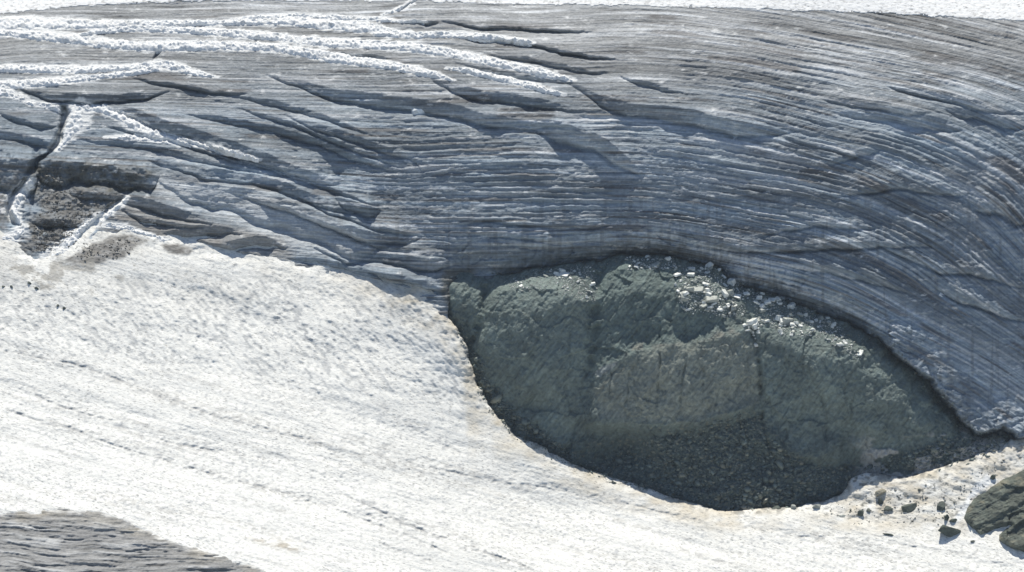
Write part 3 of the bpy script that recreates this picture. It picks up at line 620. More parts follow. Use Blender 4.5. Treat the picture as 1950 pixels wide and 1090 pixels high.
# slanting scratches on the upper slope, leaning right
lean = X + Z * 0.75
scr = fbm(lean / 0.8, (Z - X * 0.75) / 11, 3, 225)
upper = inpoly([(1140, 500), (1300, 495), (1290, 560), (1380, 610), (1400, 640), (1250, 660), (1140, 720), (1120, 640), (1130, 560)], U, V, 20, 6)
lefty = inpoly([(930, 540), (1040, 540), (1130, 600), (1130, 690), (1060, 740), (960, 720), (920, 640)], U, V, 20, 6)
YR += -0.24 * scr * (0.35 + 0.65 * np.maximum(upper, lefty * 0.7))
def groove_v(pts, wd, dep, seed):
    global YR
    p = np.array(pts, float)
    c = np.interp(V, p[:, 0], p[:, 1]) + 5 * fbm(Z / 3.0, Z * 0 + seed, 4, seed)
    tap = np.clip((V - p[0, 0]) / 12, 0, 1) * np.clip((p[-1, 0] - V) / 12, 0, 1)
    g = tap * np.exp(-((U - c) / wd) ** 2) * (0.35 + 0.65 * sm(-0.3, 0.3, fbm(U / 30, V / 14, 2, seed + 9)))
    YR += dep * (0.5 if wd < 5 else 0.85) * g
    return g
cr = np.zeros(U.shape)
for k, (pts, wd, dep) in enumerate([([(505, 1142), (560, 1132), (600, 1130), (650, 1128), (720, 1112)], 13, 2.0), ([(535, 928), (570, 922), (600, 918), (640, 905), (670, 890)], 9, 2.2), ([(600, 1425), (630, 1432), (660, 1442), (690, 1446), (740, 1450), (800, 1452), (830, 1456)], 4, 2.4), ([(625, 1259), (660, 1258), (700, 1257), (740, 1253), (790, 1249)], 2.0, 1.5),
          ([(655, 1308), (700, 1304), (740, 1300), (775, 1296)], 2.0, 1.2), ([(690, 1200), (730, 1196), (780, 1192)], 1.8, 1.0), ([(690, 1340), (730, 1338), (770, 1334)], 1.6, 0.9), ([(720, 1215), (760, 1205)], 1.5, 0.7), ([(740, 1365), (790, 1360)], 1.8, 0.9), ([(700, 1165), (760, 1158)], 1.6, 0.8),
          ([(620, 1085), (680, 1086)], 2.5, 0.8), ([(800, 1454), (850, 1462), (880, 1478)], 3.5, 1.2), ([(660, 1530), (720, 1528)], 2.0, 0.7), ([(740, 1560), (800, 1575), (840, 1572)], 3, 1.0), ([(760, 1520), (830, 1500)], 2.5, 0.8)]):
    cr = np.maximum(cr, groove_v(pts, wd, dep, 230 + k) * (min(1, dep) if wd < 5 else 0.35))
# ledges on the rock face: crest lines with a face below
def ledge_r(pts, face, amp, back, seed):
    global YR
    p = np.array(pts, float)
    c = np.interp(U, p[:, 0], p[:, 1]) + 4 * fbm(U / 24, U * 0 + seed, 3, seed)
    tap = np.clip((U - p[0, 0]) / 30, 0, 1) * np.clip((p[-1, 0] - U) / 30, 0, 1)
    s = c - V
    YR += -amp * tap * np.where(s > 0, np.exp(-np.maximum(s, 0) / back), np.clip(1 + s / face, 0, 1))
ledge_r([(1125, 735), (1160, 694), (1220, 668), (1300, 657), (1380, 643), (1432, 632)], 130, 2.0, 30, 251)
ledge_r([(1100, 806), (1250, 808), (1330, 804), (1420, 775), (1450, 765)], 22, 2.0, 40, 252)
ledge_r([(935, 560), (1000, 545), (1080, 558), (1130, 590)], 60, 1.8, 20, 253)
ledge_r([(1490, 640), (1540, 632), (1600, 655), (1650, 700)], 60, 1.0, 20, 254)
ledge_r([(1620, 770), (1680, 762), (1740, 775)], 24, 0.5, 14, 255)
ledge_r([(1560, 790), (1620, 800), (1700, 830)], 26, 0.6, 16, 256)
for cx, cy, rx, ry, dp in ((1180, 865, 62, 32, 4.0), (1130, 822, 40, 18, 2.5), (1450, 880, 45, 26, 2.2), (1600, 890, 60, 14, 1.4), (1010, 770, 40, 20, 1.4)):
    YR += dp * np.exp(-((U - cx) / rx) ** 2 - ((V - cy) / ry) ** 2)
# rubble texture in the apron
f1, f2, r1, r2, ox, oy = voronoi(X / 0.95, Z / 0.75, 9)
YR += -rub * 0.35 * np.clip(1 - f1 * 1.6, 0, 1) * (0.5 + r1)

colR = np.empty(U.shape + (3,)); colR[:] = (0.162, 0.200, 0.184)
colR *= (1 + 0.30 * fbm(X / 7, Z / 6, 4, 261) + 0.18 * scr * np.maximum(upper, 0.4))[..., None]
colR = mixc(colR, (0.272, 0.285, 0.238), cracked * 0.7)
colR = mixc(colR, (0.118, 0.160, 0.150), upper * 0.6)
colR = mixc(colR, (0.27, 0.245, 0.20), np.exp(-((V - line([(1120, 720), (1160, 690), (1220, 664), (1300, 652), (1380, 640), (1440, 630)], U) + 4) / 9) ** 2) * sm(1150, 1220, U) * sm(1445, 1425, U) * sm(-0.1, 0.4, fbm(X / 3, Z / 2, 3, 263)) * 0.55)
colR = mixc(colR, (0.34, 0.36, 0.36), inpoly([(1132, 712), (1150, 695), (1176, 690), (1165, 702), (1140, 720)], U, V, 3, 4) * 0.6)
colR = mixc(colR, (0.100, 0.128, 0.122), rub * 0.9)
colR *= (1 + 0.06 * rb + 0.04 * rc)[..., None]
colR = mixc(colR, (0.28, 0.26, 0.20), rub * (r2 > 0.45) * sm(0.45, 0.2, f1) * 0.45)
dustsnow = np.maximum(sm(-0.02, 0.22, fbm(X / 3.2, Z / 2.0, 4, 268) - 0.25 + 0.55 * sm(-70, -8, DS)) * sm(1600, 1680, U) * sm(-85, -40, DS), 0)
colR = mixc(colR, (0.50, 0.48, 0.45), dustsnow * 0.8)
YR -= 0.5 * dustsnow
dustsnow = inpoly([(1855, 800), (1880, 830), (1870, 860), (1910, 850), (1930, 860), (1880, 880), (1840, 880), (1800, 900), (1850, 840)], U, V, 6, 10) * sm(-0.05, 0.3, fbm(X / 3, Z / 2, 3, 267))
colR = mixc(colR, (0.50, 0.47, 0.43), dustsnow * 0.8)

outcrop = add_obj('rock_outcrop', None, label='large dark greenish rock outcrop emerging between the ice wall and snow slope', cat='rock outcrop')
keepR = (DR > -6) & (DS < 22) & (U > 780) & (U < 2150)
gl1 = line([(400, 930), (540, 926), (600, 918), (640, 905), (700, 880), (1100, 880)], V)
gl2 = line([(400, 1140), (520, 1140), (600, 1130), (700, 1118), (760, 1125), (1100, 1125)], V)
gl3 = line([(400, 1400), (600, 1425), (700, 1446), (830, 1456), (1100, 1470)], V)
apron = rub > 0.5
rgn = np.where(apron, 5, np.where(U < gl1, 0, np.where(U < gl2, 1, np.where(U > gl3, 4, np.where(V > line([(1100, 740), (1160, 694), (1220, 668), (1300, 657), (1380, 643), (1450, 632)], U), 3, 2)))))
def rock_part(name, k):
    q = keepR[:-1, :-1] & keepR[:-1, 1:] & keepR[1:, :-1] & keepR[1:, 1:] & (rgn[:-1, :-1] == k)
    jj, ii = np.nonzero(q)
    if len(jj) == 0: return
    W_ = U.shape[1]
    f = np.stack([(jj + 1) * W_ + ii, (jj + 1) * W_ + ii + 1, jj * W_ + ii + 1, jj * W_ + ii], -1)
    used = np.unique(f); remap = np.full(U.size, -1, np.int64); remap[used] = np.arange(len(used))
    me = mesh_from(name, world_pos(U.ravel()[used], V.ravel()[used], YR.ravel()[used]), remap[f], colR.reshape(-1, 3)[used], flow=np.stack([(lean * 1.1).ravel()[used], ((Z - X * 0.75) * 0.16).ravel()[used], (0 * X).ravel()[used]], -1))
    add_obj(name, me, MAT_ROCK, parent=outcrop)
for k, nm in enumerate(('shoulder', 'buttress', 'scratched_slope', 'cracked_face', 'flank', 'debris_apron')):
    rock_part(nm, k)

# ------------------------------------------------------------------ second outcrop, in the snow at the right
OUT2 = [(1980, 880), (1950, 896), (1905, 918), (1860, 945), (1842, 968), (1838, 988), (1850, 1004), (1868, 1018), (1884, 1012), (1905, 1004), (1925, 1000), (1906, 1018), (1904, 1030), (1925, 1042), (1952, 1052), (2000, 1062), (2150, 1050), (2150, 880)]
m2 = inpoly(OUT2, U, V, 9, 2)
f3, e3, r3 = facets(7.0, 1.6, 13, 0.7, 0.15)
f4, e4, r4 = facets(1.5, 0.28, 15, 0.6)
lean2 = V + 0.55 * (U - 1840)
slab2 = np.zeros(U.shape)
for c0, hh in ((1012, 26), (1052, 30), (1095, 30), (985, 14)):
    s = c0 - lean2 + 5 * fbm(X / 3, Z / 3, 2, 271)
    slab2 = np.maximum(slab2, np.where(s > 0, np.exp(-s / 16), np.clip(1 + s / 9, 0, 1)) * hh / 26)
YR2 = np.minimum(YS, Y0) + 1.2 - 2.6 * m2 - 0.8 * slab2 * m2 + (f3 * 0.6 + f4 * 0.4) * m2 + 0.25 * fbm(X / 1.2, Z / 1.0, 3, 273)
colR2 = np.empty(U.shape + (3,)); colR2[:] = (0.105, 0.120, 0.100)
colR2 *= (1 + 0.30 * fbm(X / 3, Z / 2, 4, 275) + 0.25 * r4)[..., None]
colR2 = mixc(colR2, (0.26, 0.24, 0.17), sm(0.15, 0.5, fbm(X / 3.5, Z / 1.6, 3, 277)) * 0.5)
sheet('rock_outcrop', YR2, m2 > 0.03, colR2, MAT_ROCK, ((X - Z * 0.5) * 0.2, (Z + X * 0.5) * 1.1, 0 * X), label='smaller olive green slabby rock rising from the snow beside a white snow strip', cat='rock outcrop')

# front-most depth at a photograph position, for things that lie on the land
STACK = [(YI, keepI), (YS, keepS), (YR, keepR), (YR2, m2 > 0.03), (YI2, (D2 > -10) | (gap2 > 0.01)), (YT, DT > -3)]
FRONT = np.full(U.shape, 1e9)
for Yl, kp in STACK:
    FRONT = np.where(kp, np.minimum(FRONT, Yl), FRONT)

# ------------------------------------------------------------------ snow bands lying in old crevasses on the upper ice
def snow_band(pts, height, label, seed, group=None, clump=0.7):
    p = np.array(pts, float)
    seg = np.hypot(np.diff(p[:, 0]), np.diff(p[:, 1])); L = np.concatenate([[0], np.cumsum(seg)])
    n = max(int(L[-1] / 1.5), 8); t = np.linspace(0, L[-1], n)
    cu = np.interp(t, L, p[:, 0]); cv = np.interp(t, L, p[:, 1]); wd = np.interp(t, L, p[:, 2]) * 1.15
    ker = np.ones(9) / 9
    for a in (cu, cv):
        pad = np.concatenate([np.full(4, a[0]), a, np.full(4, a[-1])]); a[:] = np.convolve(pad, ker, 'valid')
    tu = np.gradient(cu); tv = np.gradient(cv); q = np.hypot(tu, tv); nu, nv_ = -tv / q, tu / q
    s = np.linspace(-1, 1, 19)
    w_up = wd * (1 + 0.35 * fbm(t / 9, t * 0 + 1, 3, seed)); w_dn = wd * (1 + 0.35 * fbm(t / 9, t * 0 + 5, 3, seed + 1))
    off = np.where(s[None, :] < 0, w_up[:, None], w_dn[:, None]) * s[None, :]
    uB = cu[:, None] + nu[:, None] * off; vB = cv[:, None] + nv_[:, None] * off
    y = sample(YI, uB, vB) - 0.1
    pos = world_pos(uB, vB, y)
    prof = (1 - np.abs(s) ** 4)[None, :]
    lump = 0.7 * clump * fbm(uB / 4.2, vB / 2.8, 3, seed + 2, 0.6) + 0.34 * fbm(uB / 26, vB / 8, 3, seed + 3)
    endt = np.clip(np.minimum(t, t[-1] - t) / 12, 0, 1)[:, None]
    hgt = 0.42 * height * prof * endt + lump * (0.3 + 0.7 * prof) - 0.12 - 0.5 * (1 - prof)
    pos[..., 2] += hgt; pos[..., 1] -= 0.15 * hgt
    m_ = len(s)
    jj, ii = np.meshgrid(np.arange(n - 1), np.arange(m_ - 1), indexing='ij'); jj = jj.ravel(); ii = ii.ravel()
    f = np.stack([jj * m_ + ii, (jj) * m_ + ii + 1, (jj + 1) * m_ + ii + 1, (jj + 1) * m_ + ii], -1)
    c = np.empty(pos.shape); c[:] = (0.85, 0.855, 0.845)
    c = mixc(c, (0.52, 0.52, 0.50), sm(0.2, 0.55, fbm(uB / 6, vB / 3, 2, seed + 4)) * 0.5)
    me = mesh_from('snow_band', pos.reshape(-1, 3), f, c.reshape(-1, 3), flow=np.stack([uB * M * 1.0, vB * M * 2.2, 0 * uB], -1).reshape(-1, 3))
    return add_obj('snow_band', me, MAT_BAND, label=label, cat='snow band', group=group)
for k, (pts, h, lab) in enumerate(BANDS):
    snow_band(pts, h, lab, 300 + k * 7)
# white ice block jammed in the central crevasse, and rocks: angular block builder
def block_mesh(name, seed, sx, sy, sz, jit=0.16, col=None, chamfer=0.16, mat=None):
    r = np.random.default_rng(seed)
    v = []; 
    base = np.array([(x, y, z) for z in (-1, 1) for y in (-1, 1) for x in (-1, 1)], float)
    base += r.uniform(-jit, jit, base.shape) * np.array([1, 1, 1.2])
    base[4:, :2] *= r.uniform(0.72, 0.98)
    quads = [(0, 2, 3, 1), (4, 5, 7, 6), (0, 1, 5, 4), (2, 6, 7, 3), (0, 4, 6, 2), (1, 3, 7, 5)]
    verts = []; vid = {}
    for qi, q in enumerate(quads):                    # inset every face, join by chamfer strips
        c = base[list(q)].mean(0)
        for k in q:
            vid[(qi, k)] = len(verts)
            verts.append(base[k] + (c - base[k]) * chamfer * r.uniform(0.6, 1.5))
    faces = [tuple(vid[(qi, k)] for k in q) for qi, q in enumerate(quads)]
    ed = {}
    for qi, q in enumerate(quads):
        for a in range(4):
            k0, k1 = q[a], q[(a + 1) % 4]
            ed.setdefault(frozenset((k0, k1)), []).append((qi, k0, k1))
    for key, lst in ed.items():
        (qa, a0, a1), (qb, b0, b1) = lst
        faces.append((vid[(qa, a1)], vid[(qa, a0)], vid[(qb, a0)], vid[(qb, a1)]))
    for k in range(8):
        fs = [qi for qi, q in enumerate(quads) if k in q]
        tri = [vid[(qi, k)] for qi in fs]
        nrm = np.cross(np.array(verts[tri[1]]) - verts[tri[0]], np.array(verts[tri[2]]) - verts[tri[0]])
        if np.dot(nrm, base[k]) < 0: tri = tri[::-1]
        faces.append(tuple(tri))
    P = np.array(verts) * np.array([sx, sy, sz]) * 0.5
    me = bpy.data.meshes.new(name)
    me.from_pydata([tuple(p) for p in P], [], faces)
    if mat: me.materials.append(mat)
    me.update()
    return me

def stone_mesh(name, seed, sx, sy, sz, mat):
    """an angular stone: a ball cut by random planes, then roughened"""
    import bmesh
    r = np.random.default_rng(seed)
    bm = bmesh.new(); bmesh.ops.create_icosphere(bm, subdivisions=4, radius=1.0)
    D = np.array([v.co for v in bm.verts]); D /= np.linalg.norm(D, axis=1, keepdims=True)
    N_ = r.normal(0, 1, (9, 3)); N_ /= np.linalg.norm(N_, axis=1, keepdims=True)
    h_ = r.uniform(0.42, 0.85, 9)
    rad = np.minimum(1.15, (h_[None] / np.maximum(D @ N_.T, 1e-3)).min(1))
    P_ = D * rad[:, None]
    nz = 0.06 * fbm(P_[:, 0] * 2.2 + seed, P_[:, 1] * 2.2 + P_[:, 2] * 1.7, 4, seed % 50) + 0.035 * fbm(P_[:, 2] * 7 + seed, P_[:, 0] * 2.5, 3, seed % 31)
    P_ = P_ * (1 + nz)[:, None] * np.array([sx, sy, sz]) * 0.58
    for v, p in zip(bm.verts, P_): v.co = p
    me = bpy.data.meshes.new(name); bm.to_mesh(me); bm.free()
    me.materials.append(mat)
    return me

def place(name, mesh, u, v, rot=(0, 0, 0), scale=(1, 1, 1), sink=0.0, label=None, cat=None, group=None):
    y = float(sample(FRONT, u, v))
    p = world_pos(np.array(u, float), np.array(v, float), np.array(y))
    o = add_obj(name, mesh, None, label=label, cat=cat, group=group, kind='thing')
    o.location = (float(p[0]), float(p[1]), float(p[2]) - sink)
    o.rotation_euler = rot; o.scale = scale
    return o

def tone(name, c, rough=0.75, spec=0.25):
    return new_mat(name, rough, 0.25, 1.6, 0.12, 2.2, spec, col=c)
M_PALE = tone('pale_schist', (0.74, 0.75, 0.70), 0.4, 0.5)
M_GREY = tone('grey_schist', (0.33, 0.35, 0.32), 0.45, 0.4)
M_DARK = tone('dark_schist', (0.085, 0.10, 0.085))
M_BUFF = tone('buff_schist', (0.36, 0.33, 0.25), 0.6)
M_WHITEICE = tone('white_ice', (0.72, 0.76, 0.78), 0.5, 0.3)

me = block_mesh('ice_block', 900, 3.2, 2.6, 3.4, 0.12, mat=M_WHITEICE)
place('ice_block', me, 797, 215, (0.05, 0.05, 0.2), sink=0.4, label='single white ice block jammed in the long central crevasse', cat='ice block')
me = stone_mesh('ice_block', 901, 1.5, 1.3, 1.3, M_WHITEICE)
place('ice_block', me, 1793, 560, (0.2, 0.1, 0.5), sink=0.5, label='pale ice chunk standing out of the steep blue ice beside the rock', cat='ice block')

# boulders on the snow below the rock
BOULDERS = [
    (1805, 1010, 5.0, 3.0, 2.9, M_DARK, 'largest dark green boulder on the snow beside the small outcrop', (0.15, 0.25, 0.3)),
    (1677, 955, 2.1, 1.7, 1.7, M_DARK, 'rounded dark boulder on dirty snow below the pale hump', (0.1, -0.1, 0.5)),
    (1640, 978, 1.35, 1.2, 1.5, M_DARK, 'small dark block perched upright on the buff snow', (0.0, 0.1, 0.2)),
    (1654, 972, 0.95, 0.8, 0.7, M_DARK, 'little dark stone right beside the upright block', (0.1, 0, 0.9)),
    (1690, 968, 2.6, 1.4, 0.8, M_DARK, 'low dark slab behind the rounded boulder', (0.1, -0.15, 0.3)),
    (1729, 967, 4.0, 1.8, 1.5, M_DARK, 'long leaning dark green slab lying across the dirty snow', (0.2, -0.28, 0.15)),
    (1790, 964, 2.6, 1.7, 1.6, M_DARK, 'dark tilted boulder between the long slab and the white strip', (0.1, -0.35, 0.4)),
    (1802, 986, 1.6, 1.3, 1.7, M_DARK, 'dark upright stone just above the largest boulder', (0.2, 0.1, 1.0)),
    (1815, 991, 1.5, 1.0, 0.9, M_DARK, 'small dark stone touching the upright stone above the largest boulder', (0.1, -0.3, 0.2)),
    (1557, 964, 2.7, 2.0, 1.9, M_GREY, 'pale grey pointed boulder at the lip of the snow under the rubble', (0.1, 0.2, 0.7)),
    (1675, 938, 2.9, 2.0, 1.8, M_BUFF, 'dusty buff boulder half buried in the shaded snow hump', (0.1, 0.1, 0.4)),
    (1692, 1018, 2.9, 0.9, 0.5, M_DARK, 'flat thin dark sliver lying out on the clean snow', (0.05, 0.12, -0.05)),
    (1891, 910, 1.1, 0.9, 1.4, M_DARK, 'dark stone where the snow strip leaves the shade', (0.1, 0.1, 0.4)),
    (1852, 1031, 1.0, 0.8, 0.7, M_DARK, 'tiny dark stone below the tip of the small outcrop', (0.1, 0.0, 0.2)),
    (1603, 983, 1.8, 0.9, 0.5, M_GREY, 'low grey stone in a hollow of the buff snow', (0, 0, 0.1)),
    (1168, 919, 1.2, 0.8, 0.7, M_DARK, 'single brown stone on the buff rim of the snow', (0, 0.3, 0.1)),
    (1424, 969, 3.0, 1.2, 0.9, M_BUFF, 'light flat slab on the snow lip under the rubble', (0.1, 0.15, 0.1)),
    (1480, 968, 2.2, 1.2, 0.9, M_DARK, 'dark slab at the snow lip beside the light flat slab', (0.1, -0.2, 0.3)),
    (1510, 966, 1.2, 1.0, 1.3, M_GREY, 'grey standing stone at the snow lip', (0.1, 0.1, 0.6)),
    (22, 546, 1.0, 0.8, 0.6, M_DARK, 'small dark stone on the snow, next to the sliding pair', (0, 0.1, 0.1)),
    (6, 545, 1.0, 0.7, 0.5, M_DARK, 'small dark stone on the snow, farthest from the sliding pair', (0, -0.1, 0.4)),
    (56, 539, 1.6, 0.9, 0.7, M_DARK, 'upper one of two dark stones sliding down the snow below the debris', (0.1, 0.4, 0.1)),
    (70, 549, 1.2, 0.9, 0.8, M_DARK, 'lower one of two dark stones sliding down the snow below the debris', (0.1, 0.3, 0.5)),
    (110, 582, 1.1, 0.7, 0.6, M_DARK, 'flatter stone of a lone pair out on the upper snow slope', (0, 0.1, 0.7)),
    (123, 587, 0.9, 0.8, 0.7, M_DARK, 'rounder stone of a lone pair out on the upper snow slope', (0, 0.2, 0.1)),
]
for k, (u, v, sx, sy, sz, mt, lab, rot) in enumerate(BOULDERS):
    fs = 0.78 if u < 200 else 0.95
    me = stone_mesh('boulder', 500 + k, sx * fs, sy * 1.15 * fs, sz * fs, mt)
    place('boulder', me, u, v + 0.18 * sz / M, rot, sink=-0.10 * sz, label=lab, cat='boulder', group='boulders on the snow')

# bright slabs on the crest of the rock
BIG = [
    (1385, 563, 1.3, 1.1, 'bright slab, first of three in a row on the rock crest'), (1402, 565, 2.4, 1.0, 'bright long slab in the middle of three in a row on the rock crest'), (1421, 560, 1.7, 0.9, 'bright slab, last of three in a row, next to the ice'),
    (1470, 573, 2.1, 1.0, 'bright slab leaning beside the pointed one at the ice foot'), (1488, 569, 1.9, 1.3, 'bright pointed slab at the very foot of the ice wall'), (1441, 658, 1.8, 1.3, 'white slab wedged in the upright crack of the rock'),
    (1233, 490, 1.3, 1.0, 'white stone on the highest top of the rock'), (1208, 499, 0.9, 0.8, 'white stone a little below the highest top of the rock'), (1317, 513, 1.9, 1.0, 'tilted bright slab above the loose slab field'),
    (1328, 552, 4.2, 0.7, 'longest thin grey slab in the slab field'), (1510, 618, 1.5, 0.7, 'white slab on the lower edge of the slab field toward the ice'), (1507, 639, 0.9, 0.7, 'white stone at the lower tip of the slab field'),
    (1404, 540, 1.3, 0.6, 'bright slab on the crest edge against the dark gap'), (1346, 520, 1.3, 0.6, 'bright slab in the cluster below the crest edge'), (1072, 523, 2.8, 0.8, 'long pale slab on top of the rounded buttress'), (1086, 531, 0.8, 0.6, 'white stone just below the long pale slab'), (992, 546, 1.2, 0.7, 'white stone on the outer brow of the buttress, away from the long slab'), (1081, 549, 0.7, 0.6, 'white stone in the middle brow of the buttress'),
    (1370, 590, 1.6, 0.8, 'pale slab in the lower part of the slab field'), (1347, 590, 1.4, 0.8, 'pale slab next to the big grey block of the slab field'), (1311, 590, 1.4, 0.7, 'pale slab at the outer end of the slab field by the scratched slope'), (1306, 557, 0.9, 0.9, 'grey stone at the end of the longest slab'), (1355, 572, 3.2, 1.8, 'big grey block in the middle of the slab field'),
]
for k, (u, v, w_, h_, lab) in enumerate(BIG):
    me = block_mesh('rock_slab', 700 + k, w_ * 0.85, w_ * 0.65, h_ * 0.5, 0.3, mat=M_GREY if 'grey' in lab else M_PALE)
    r = np.random.default_rng(40 + k)
    place('rock_slab', me, u, v, (0.12 + r.uniform(-0.1, 0.15), r.uniform(-0.2, 0.2), r.uniform(-0.5, 0.5)), sink=-0.15 * h_, label=lab, cat='rock slab', group='bright slabs on the rock crest')
protos = [block_mesh('rock_slab', 800 + k, 1, 0.75, 0.36 + 0.1 * (k % 3), 0.26, mat=(M_PALE, M_GREY, M_PALE, M_PALE, M_GREY, M_PALE)[k % 6]) for k in range(12)]
FIELDS = [([(1290, 505), (1370, 508), (1420, 545), (1420, 600), (1380, 605), (1300, 590), (1285, 550)], 96, 'loose slab of the crowded slab field below the crest', 'slabs below the crest'),
          ([(1420, 550), (1500, 575), (1590, 612), (1650, 690), (1610, 665), (1560, 640), (1490, 640), (1450, 615)], 96, 'small slab on the shoulder along the foot of the ice', 'slabs along the ice foot'),
          ([(1408, 612), (1445, 612), (1448, 650), (1428, 645)], 26, 'small stone in the gully above the wedged white slab', 'stones in the gully'),
          ([(960, 540), (1040, 515), (1130, 502), (1138, 570), (1110, 575), (1060, 545), (990, 556)], 26, 'small stone on the brow of the rounded buttress', 'stones on the buttress brow'),
          ([(1190, 490), (1290, 495), (1290, 515), (1200, 512)], 24, 'small stone along the highest top of the rock', 'stones on the rock top')]
def pick(poly, r):
    p = np.array(poly, float)
    for _ in range(200):
        u = r.uniform(p[:, 0].min(), p[:, 0].max()); v = r.uniform(p[:, 1].min(), p[:, 1].max())
        if inpoly(poly, np.array([u]), np.array([v]), 0.1)[0] > 0.5: return u, v
    return p.mean(0)
r = np.random.default_rng(77)
for poly, cnt, lab, grp in FIELDS:
    for k in range(cnt):
        u, v = pick(poly, r)
        s = float(np.clip(r.lognormal(-0.32, 0.50), 0.35, 2.0)) * (0.7 if 'buttress' in lab else 1.0)
        place('rock_slab', protos[int(r.integers(12))], u, v, (r.uniform(-0.45, 0.4), r.uniform(-0.45, 0.45), r.uniform(-1.5, 1.5)), (s * r.uniform(0.7, 1.6), s * r.uniform(0.7, 1.2), s * r.uniform(0.6, 1.5)), sink=-0.16 * s, label=lab, cat='rock slab', group=grp)

# rubble: uncountable small stones
def rubble(name, polys, count, smin, smax, cols, seed, label, sigma=0.5):
    r = np.random.default_rng(seed)
    PHI = (1 + 5 ** 0.5) / 2
    ico = np.array([(-1, PHI, 0), (1, PHI, 0), (-1, -PHI, 0), (1, -PHI, 0), (0, -1, PHI), (0, 1, PHI), (0, -1, -PHI), (0, 1, -PHI), (PHI, 0, -1), (PHI, 0, 1), (-PHI, 0, -1), (-PHI, 0, 1)]) / 1.9
    icf = np.array([(0, 11, 5), (0, 5, 1), (0, 1, 7), (0, 7, 10), (0, 10, 11), (1, 5, 9), (5, 11, 4), (11, 10, 2), (10, 7, 6), (7, 1, 8), (3, 9, 4), (3, 4, 2), (3, 2, 6), (3, 6, 8), (3, 8, 9), (4, 9, 5), (2, 4, 11), (6, 2, 10), (8, 6, 7), (9, 8, 1)])
    us, vs = [], []
    for poly, share in polys:
        p = np.array(poly, float); need = int(count * share); got = 0
        while got < need:
            u = r.uniform(p[:, 0].min(), p[:, 0].max(), 4000); v = r.uniform(p[:, 1].min(), p[:, 1].max(), 4000)
            k = inpoly(poly, u, v, 8, 8) > r.uniform(0, 1, 4000)
            u, v = u[k][:need - got], v[k][:need - got]
            us.append(u); vs.append(v); got += len(u)
    u = np.concatenate(us); v = np.concatenate(vs); n = len(u)
    pos = world_pos(u, v, sample(FRONT, u, v))
    s = np.clip(smin * np.exp(np.abs(r.normal(0, sigma, n))), smin, smax)
    shp = r.uniform(0.6, 1.25, (n, 1, 3)) * np.array([1.15, 0.9, 0.62])
    P = ico[None] * (1 + r.uniform(-0.28, 0.28, (n, 12, 1))) * shp
    a = r.uniform(0, 6.28, n); b = r.normal(0, 0.35, n)
    x = P[..., 0] * np.cos(a)[:, None] - P[..., 1] * np.sin(a)[:, None]; y = P[..., 0] * np.sin(a)[:, None] + P[..., 1] * np.cos(a)[:, None]
    z = P[..., 2] * np.cos(b)[:, None] - x * np.sin(b)[:, None]; x = x * np.cos(b)[:, None] + P[..., 2] * np.sin(b)[:, None]
    P = np.stack([x, y, z], -1) * (s * 0.5)[:, None, None] + pos[:, None]
    f = (icf[None] + 12 * np.arange(n)[:, None, None]).reshape(-1, 3)
    c = np.array(cols)[r.integers(0, len(cols), n)] * r.uniform(0.75, 1.25, (n, 1))
    me = mesh_from(name, P.reshape(-1, 3), f, np.repeat(c, 12, 0), smooth=False)
    return add_obj(name, me, MAT_SLAB, kind='stuff', label=label, cat='rubble')
DARKS = [(0.10, 0.13, 0.122), (0.13, 0.16, 0.148), (0.085, 0.11, 0.104), (0.18, 0.21, 0.185), (0.20, 0.205, 0.16)]
rubble('rubble', [([(1110, 890), (1180, 860), (1260, 830), (1340, 812), (1440, 785), (1480, 850), (1540, 890), (1640, 890), (1600, 935), (1500, 962), (1400, 970), (1300, 950), (1200, 920)], 0.68), ([(898, 660), (925, 720), (960, 770), (1060, 840), (1100, 885), (1040, 846), (985, 825), (945, 785), (915, 740)], 0.20), ([(1640, 895), (1760, 850), (1860, 820), (1930, 835), (1880, 870), (1780, 890)], 0.12)], 4200, 0.36, 2.8, DARKS, 5, 'dark broken rubble heaped at the foot of the rock', 0.6)
def along(pts, u0, u1, o0, o1):
    q = [p for p in pts if u0 <= p[0] <= u1]
    return [(p[0], p[1] + o0) for p in q] + [(p[0], p[1] + o1) for p in q[::-1]]
rubble('rim_rubble', [(along(ROCK_TOP, 1380, 1880, 0, 22), 0.45), (along(ROCK_TOP, 930, 1380, 0, 14), 0.2), (along(SNOW_EDGE, 850, 1000, -30, 4), 0.25), (along(SNOW_EDGE, 985, 1250, -14, 5), 0.2)], 2000, 0.22, 1.3, DARKS, 12, 'dark stones lining the rim where the rock meets ice and snow')
PALES = [(0.55, 0.56, 0.52), (0.32, 0.34, 0.31), (0.22, 0.24, 0.22), (0.66, 0.66, 0.62)]
rubble('gravel', [(FIELDS[0][0], 0.34), (FIELDS[1][0], 0.34), (FIELDS[3][0], 0.20), (FIELDS[4][0], 0.12)], 3600, 0.2, 0.8, PALES, 6, 'pale gravel strewn between the slabs on the rock crest')
rubble('grit', [([(1560, 975), (1640, 940), (1760, 930), (1880, 880), (1930, 870), (1840, 960), (1790, 1000), (1640, 1000)], 1.0)], 260, 0.22, 1.1, [(0.10, 0.11, 0.095), (0.2, 0.19, 0.16)], 8, 'dark grit scattered over the dirty snow below the rock')
rubble('debris', [([(60, 440), (85, 420), (150, 430), (150, 455), (110, 478), (70, 476)], 0.33), ([(75, 325), (110, 320), (120, 350), (80, 360)], 0.25), ([(140, 470), (270, 455), (240, 490), (150, 500)], 0.12), ([(75, 360), (200, 370), (225, 378), (160, 435), (70, 430)], 0.3)], 1100, 0.25, 1.2, [(0.06, 0.058, 0.052), (0.11, 0.105, 0.09), (0.16, 0.15, 0.13)], 9, 'blackish stony debris on the dirty ice at the snow edge')

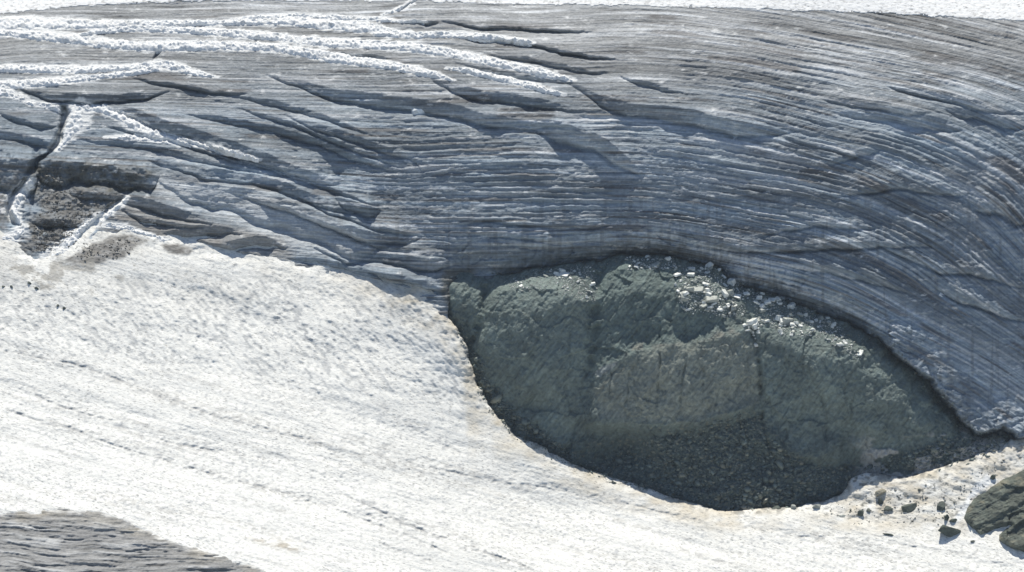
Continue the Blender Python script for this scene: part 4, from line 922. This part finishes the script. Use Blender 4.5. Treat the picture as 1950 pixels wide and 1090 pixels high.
# ------------------------------------------------------------------ wider land around: valley in front, snow plateau behind
yb = np.array([-3000, -2500, -1500, -900, -400, -150, -60, 0, 60, 200, 400, 900, 2500, 3000], float)
edgeB = world_pos(np.array([975.0]), np.array([1480.0]), sample(Y0, [975.0], [1480.0]))[0]
edgeT = world_pos(np.array([975.0]), np.array([-480.0]), sample(Y0, [975.0], [-480.0]))[0]
def zprof(y):
    zf = edgeB[2] - 4 - (edgeB[1] - y) * 0.32
    zf = np.maximum(zf, -330 + 0.02 * (-y))
    zb = edgeT[2] - 3 + (y - edgeT[1]) * 0.10
    mid = np.interp(y, [edgeB[1], edgeT[1]], [edgeB[2] - 4, edgeT[2] - 3]) - 45 * np.sin(np.pi * np.clip((y - edgeB[1]) / (edgeT[1] - edgeB[1]), 0, 1))
    return np.where(y < edgeB[1], zf, np.where(y > edgeT[1], np.minimum(zb, edgeT[2] + 160), mid))
tx = np.concatenate([np.linspace(-3000, -400, 12), np.linspace(-300, 300, 9), np.linspace(400, 3000, 12)])
ty = np.concatenate([np.linspace(-3000, -500, 14), np.linspace(edgeB[1] - 250, edgeT[1] + 150, 40), np.linspace(edgeT[1] + 300, 3000, 12)])
TX, TY = np.meshgrid(tx, ty)
TZ = zprof(TY) + 12 * fbm(TX / 300, TY / 300, 3, 401) * sm(200, 600, np.hypot(TX, TY))
W_ = len(tx); jj, ii = np.meshgrid(np.arange(len(ty) - 1), np.arange(W_ - 1), indexing='ij'); jj = jj.ravel(); ii = ii.ravel()
f = np.stack([jj * W_ + ii, jj * W_ + ii + 1, (jj + 1) * W_ + ii + 1, (jj + 1) * W_ + ii], -1)
P = np.stack([TX, TY, TZ], -1).reshape(-1, 3)
c = np.empty((len(P), 3)); c[:] = (0.62, 0.62, 0.60)
add_obj('terrain', mesh_from('terrain', P, f, c, flow=P * 0.05), MAT_SNOW, kind='structure', label='snow and ice land around the glacier', cat='terrain')

# ------------------------------------------------------------------ thin mountain air between the viewer and the glacier
bx = [(-3100, -3100, -420), (3100, -3100, -420), (3100, 3100, -420), (-3100, 3100, -420), (-3100, -3100, 460), (3100, -3100, 460), (3100, 3100, 460), (-3100, 3100, 460)]
hm = bpy.data.meshes.new('haze')
hm.from_pydata(bx, [], [(0, 3, 2, 1), (4, 5, 6, 7), (0, 1, 5, 4), (1, 2, 6, 5), (2, 3, 7, 6), (3, 0, 4, 7)])
mh = bpy.data.materials.new('mountain_air'); mh.use_nodes = True
tr = mh.node_tree; tr.nodes.clear()
ov = tr.nodes.new('ShaderNodeOutputMaterial'); pv = tr.nodes.new('ShaderNodeVolumePrincipled')
pv.inputs['Color'].default_value = (0.80, 0.90, 1.0, 1); pv.inputs['Density'].default_value = 0.00004
tr.links.new(pv.outputs[0], ov.inputs['Volume'])
add_obj('haze', hm, mh, kind='stuff', label='thin bluish mountain air over the glacier', cat='haze')
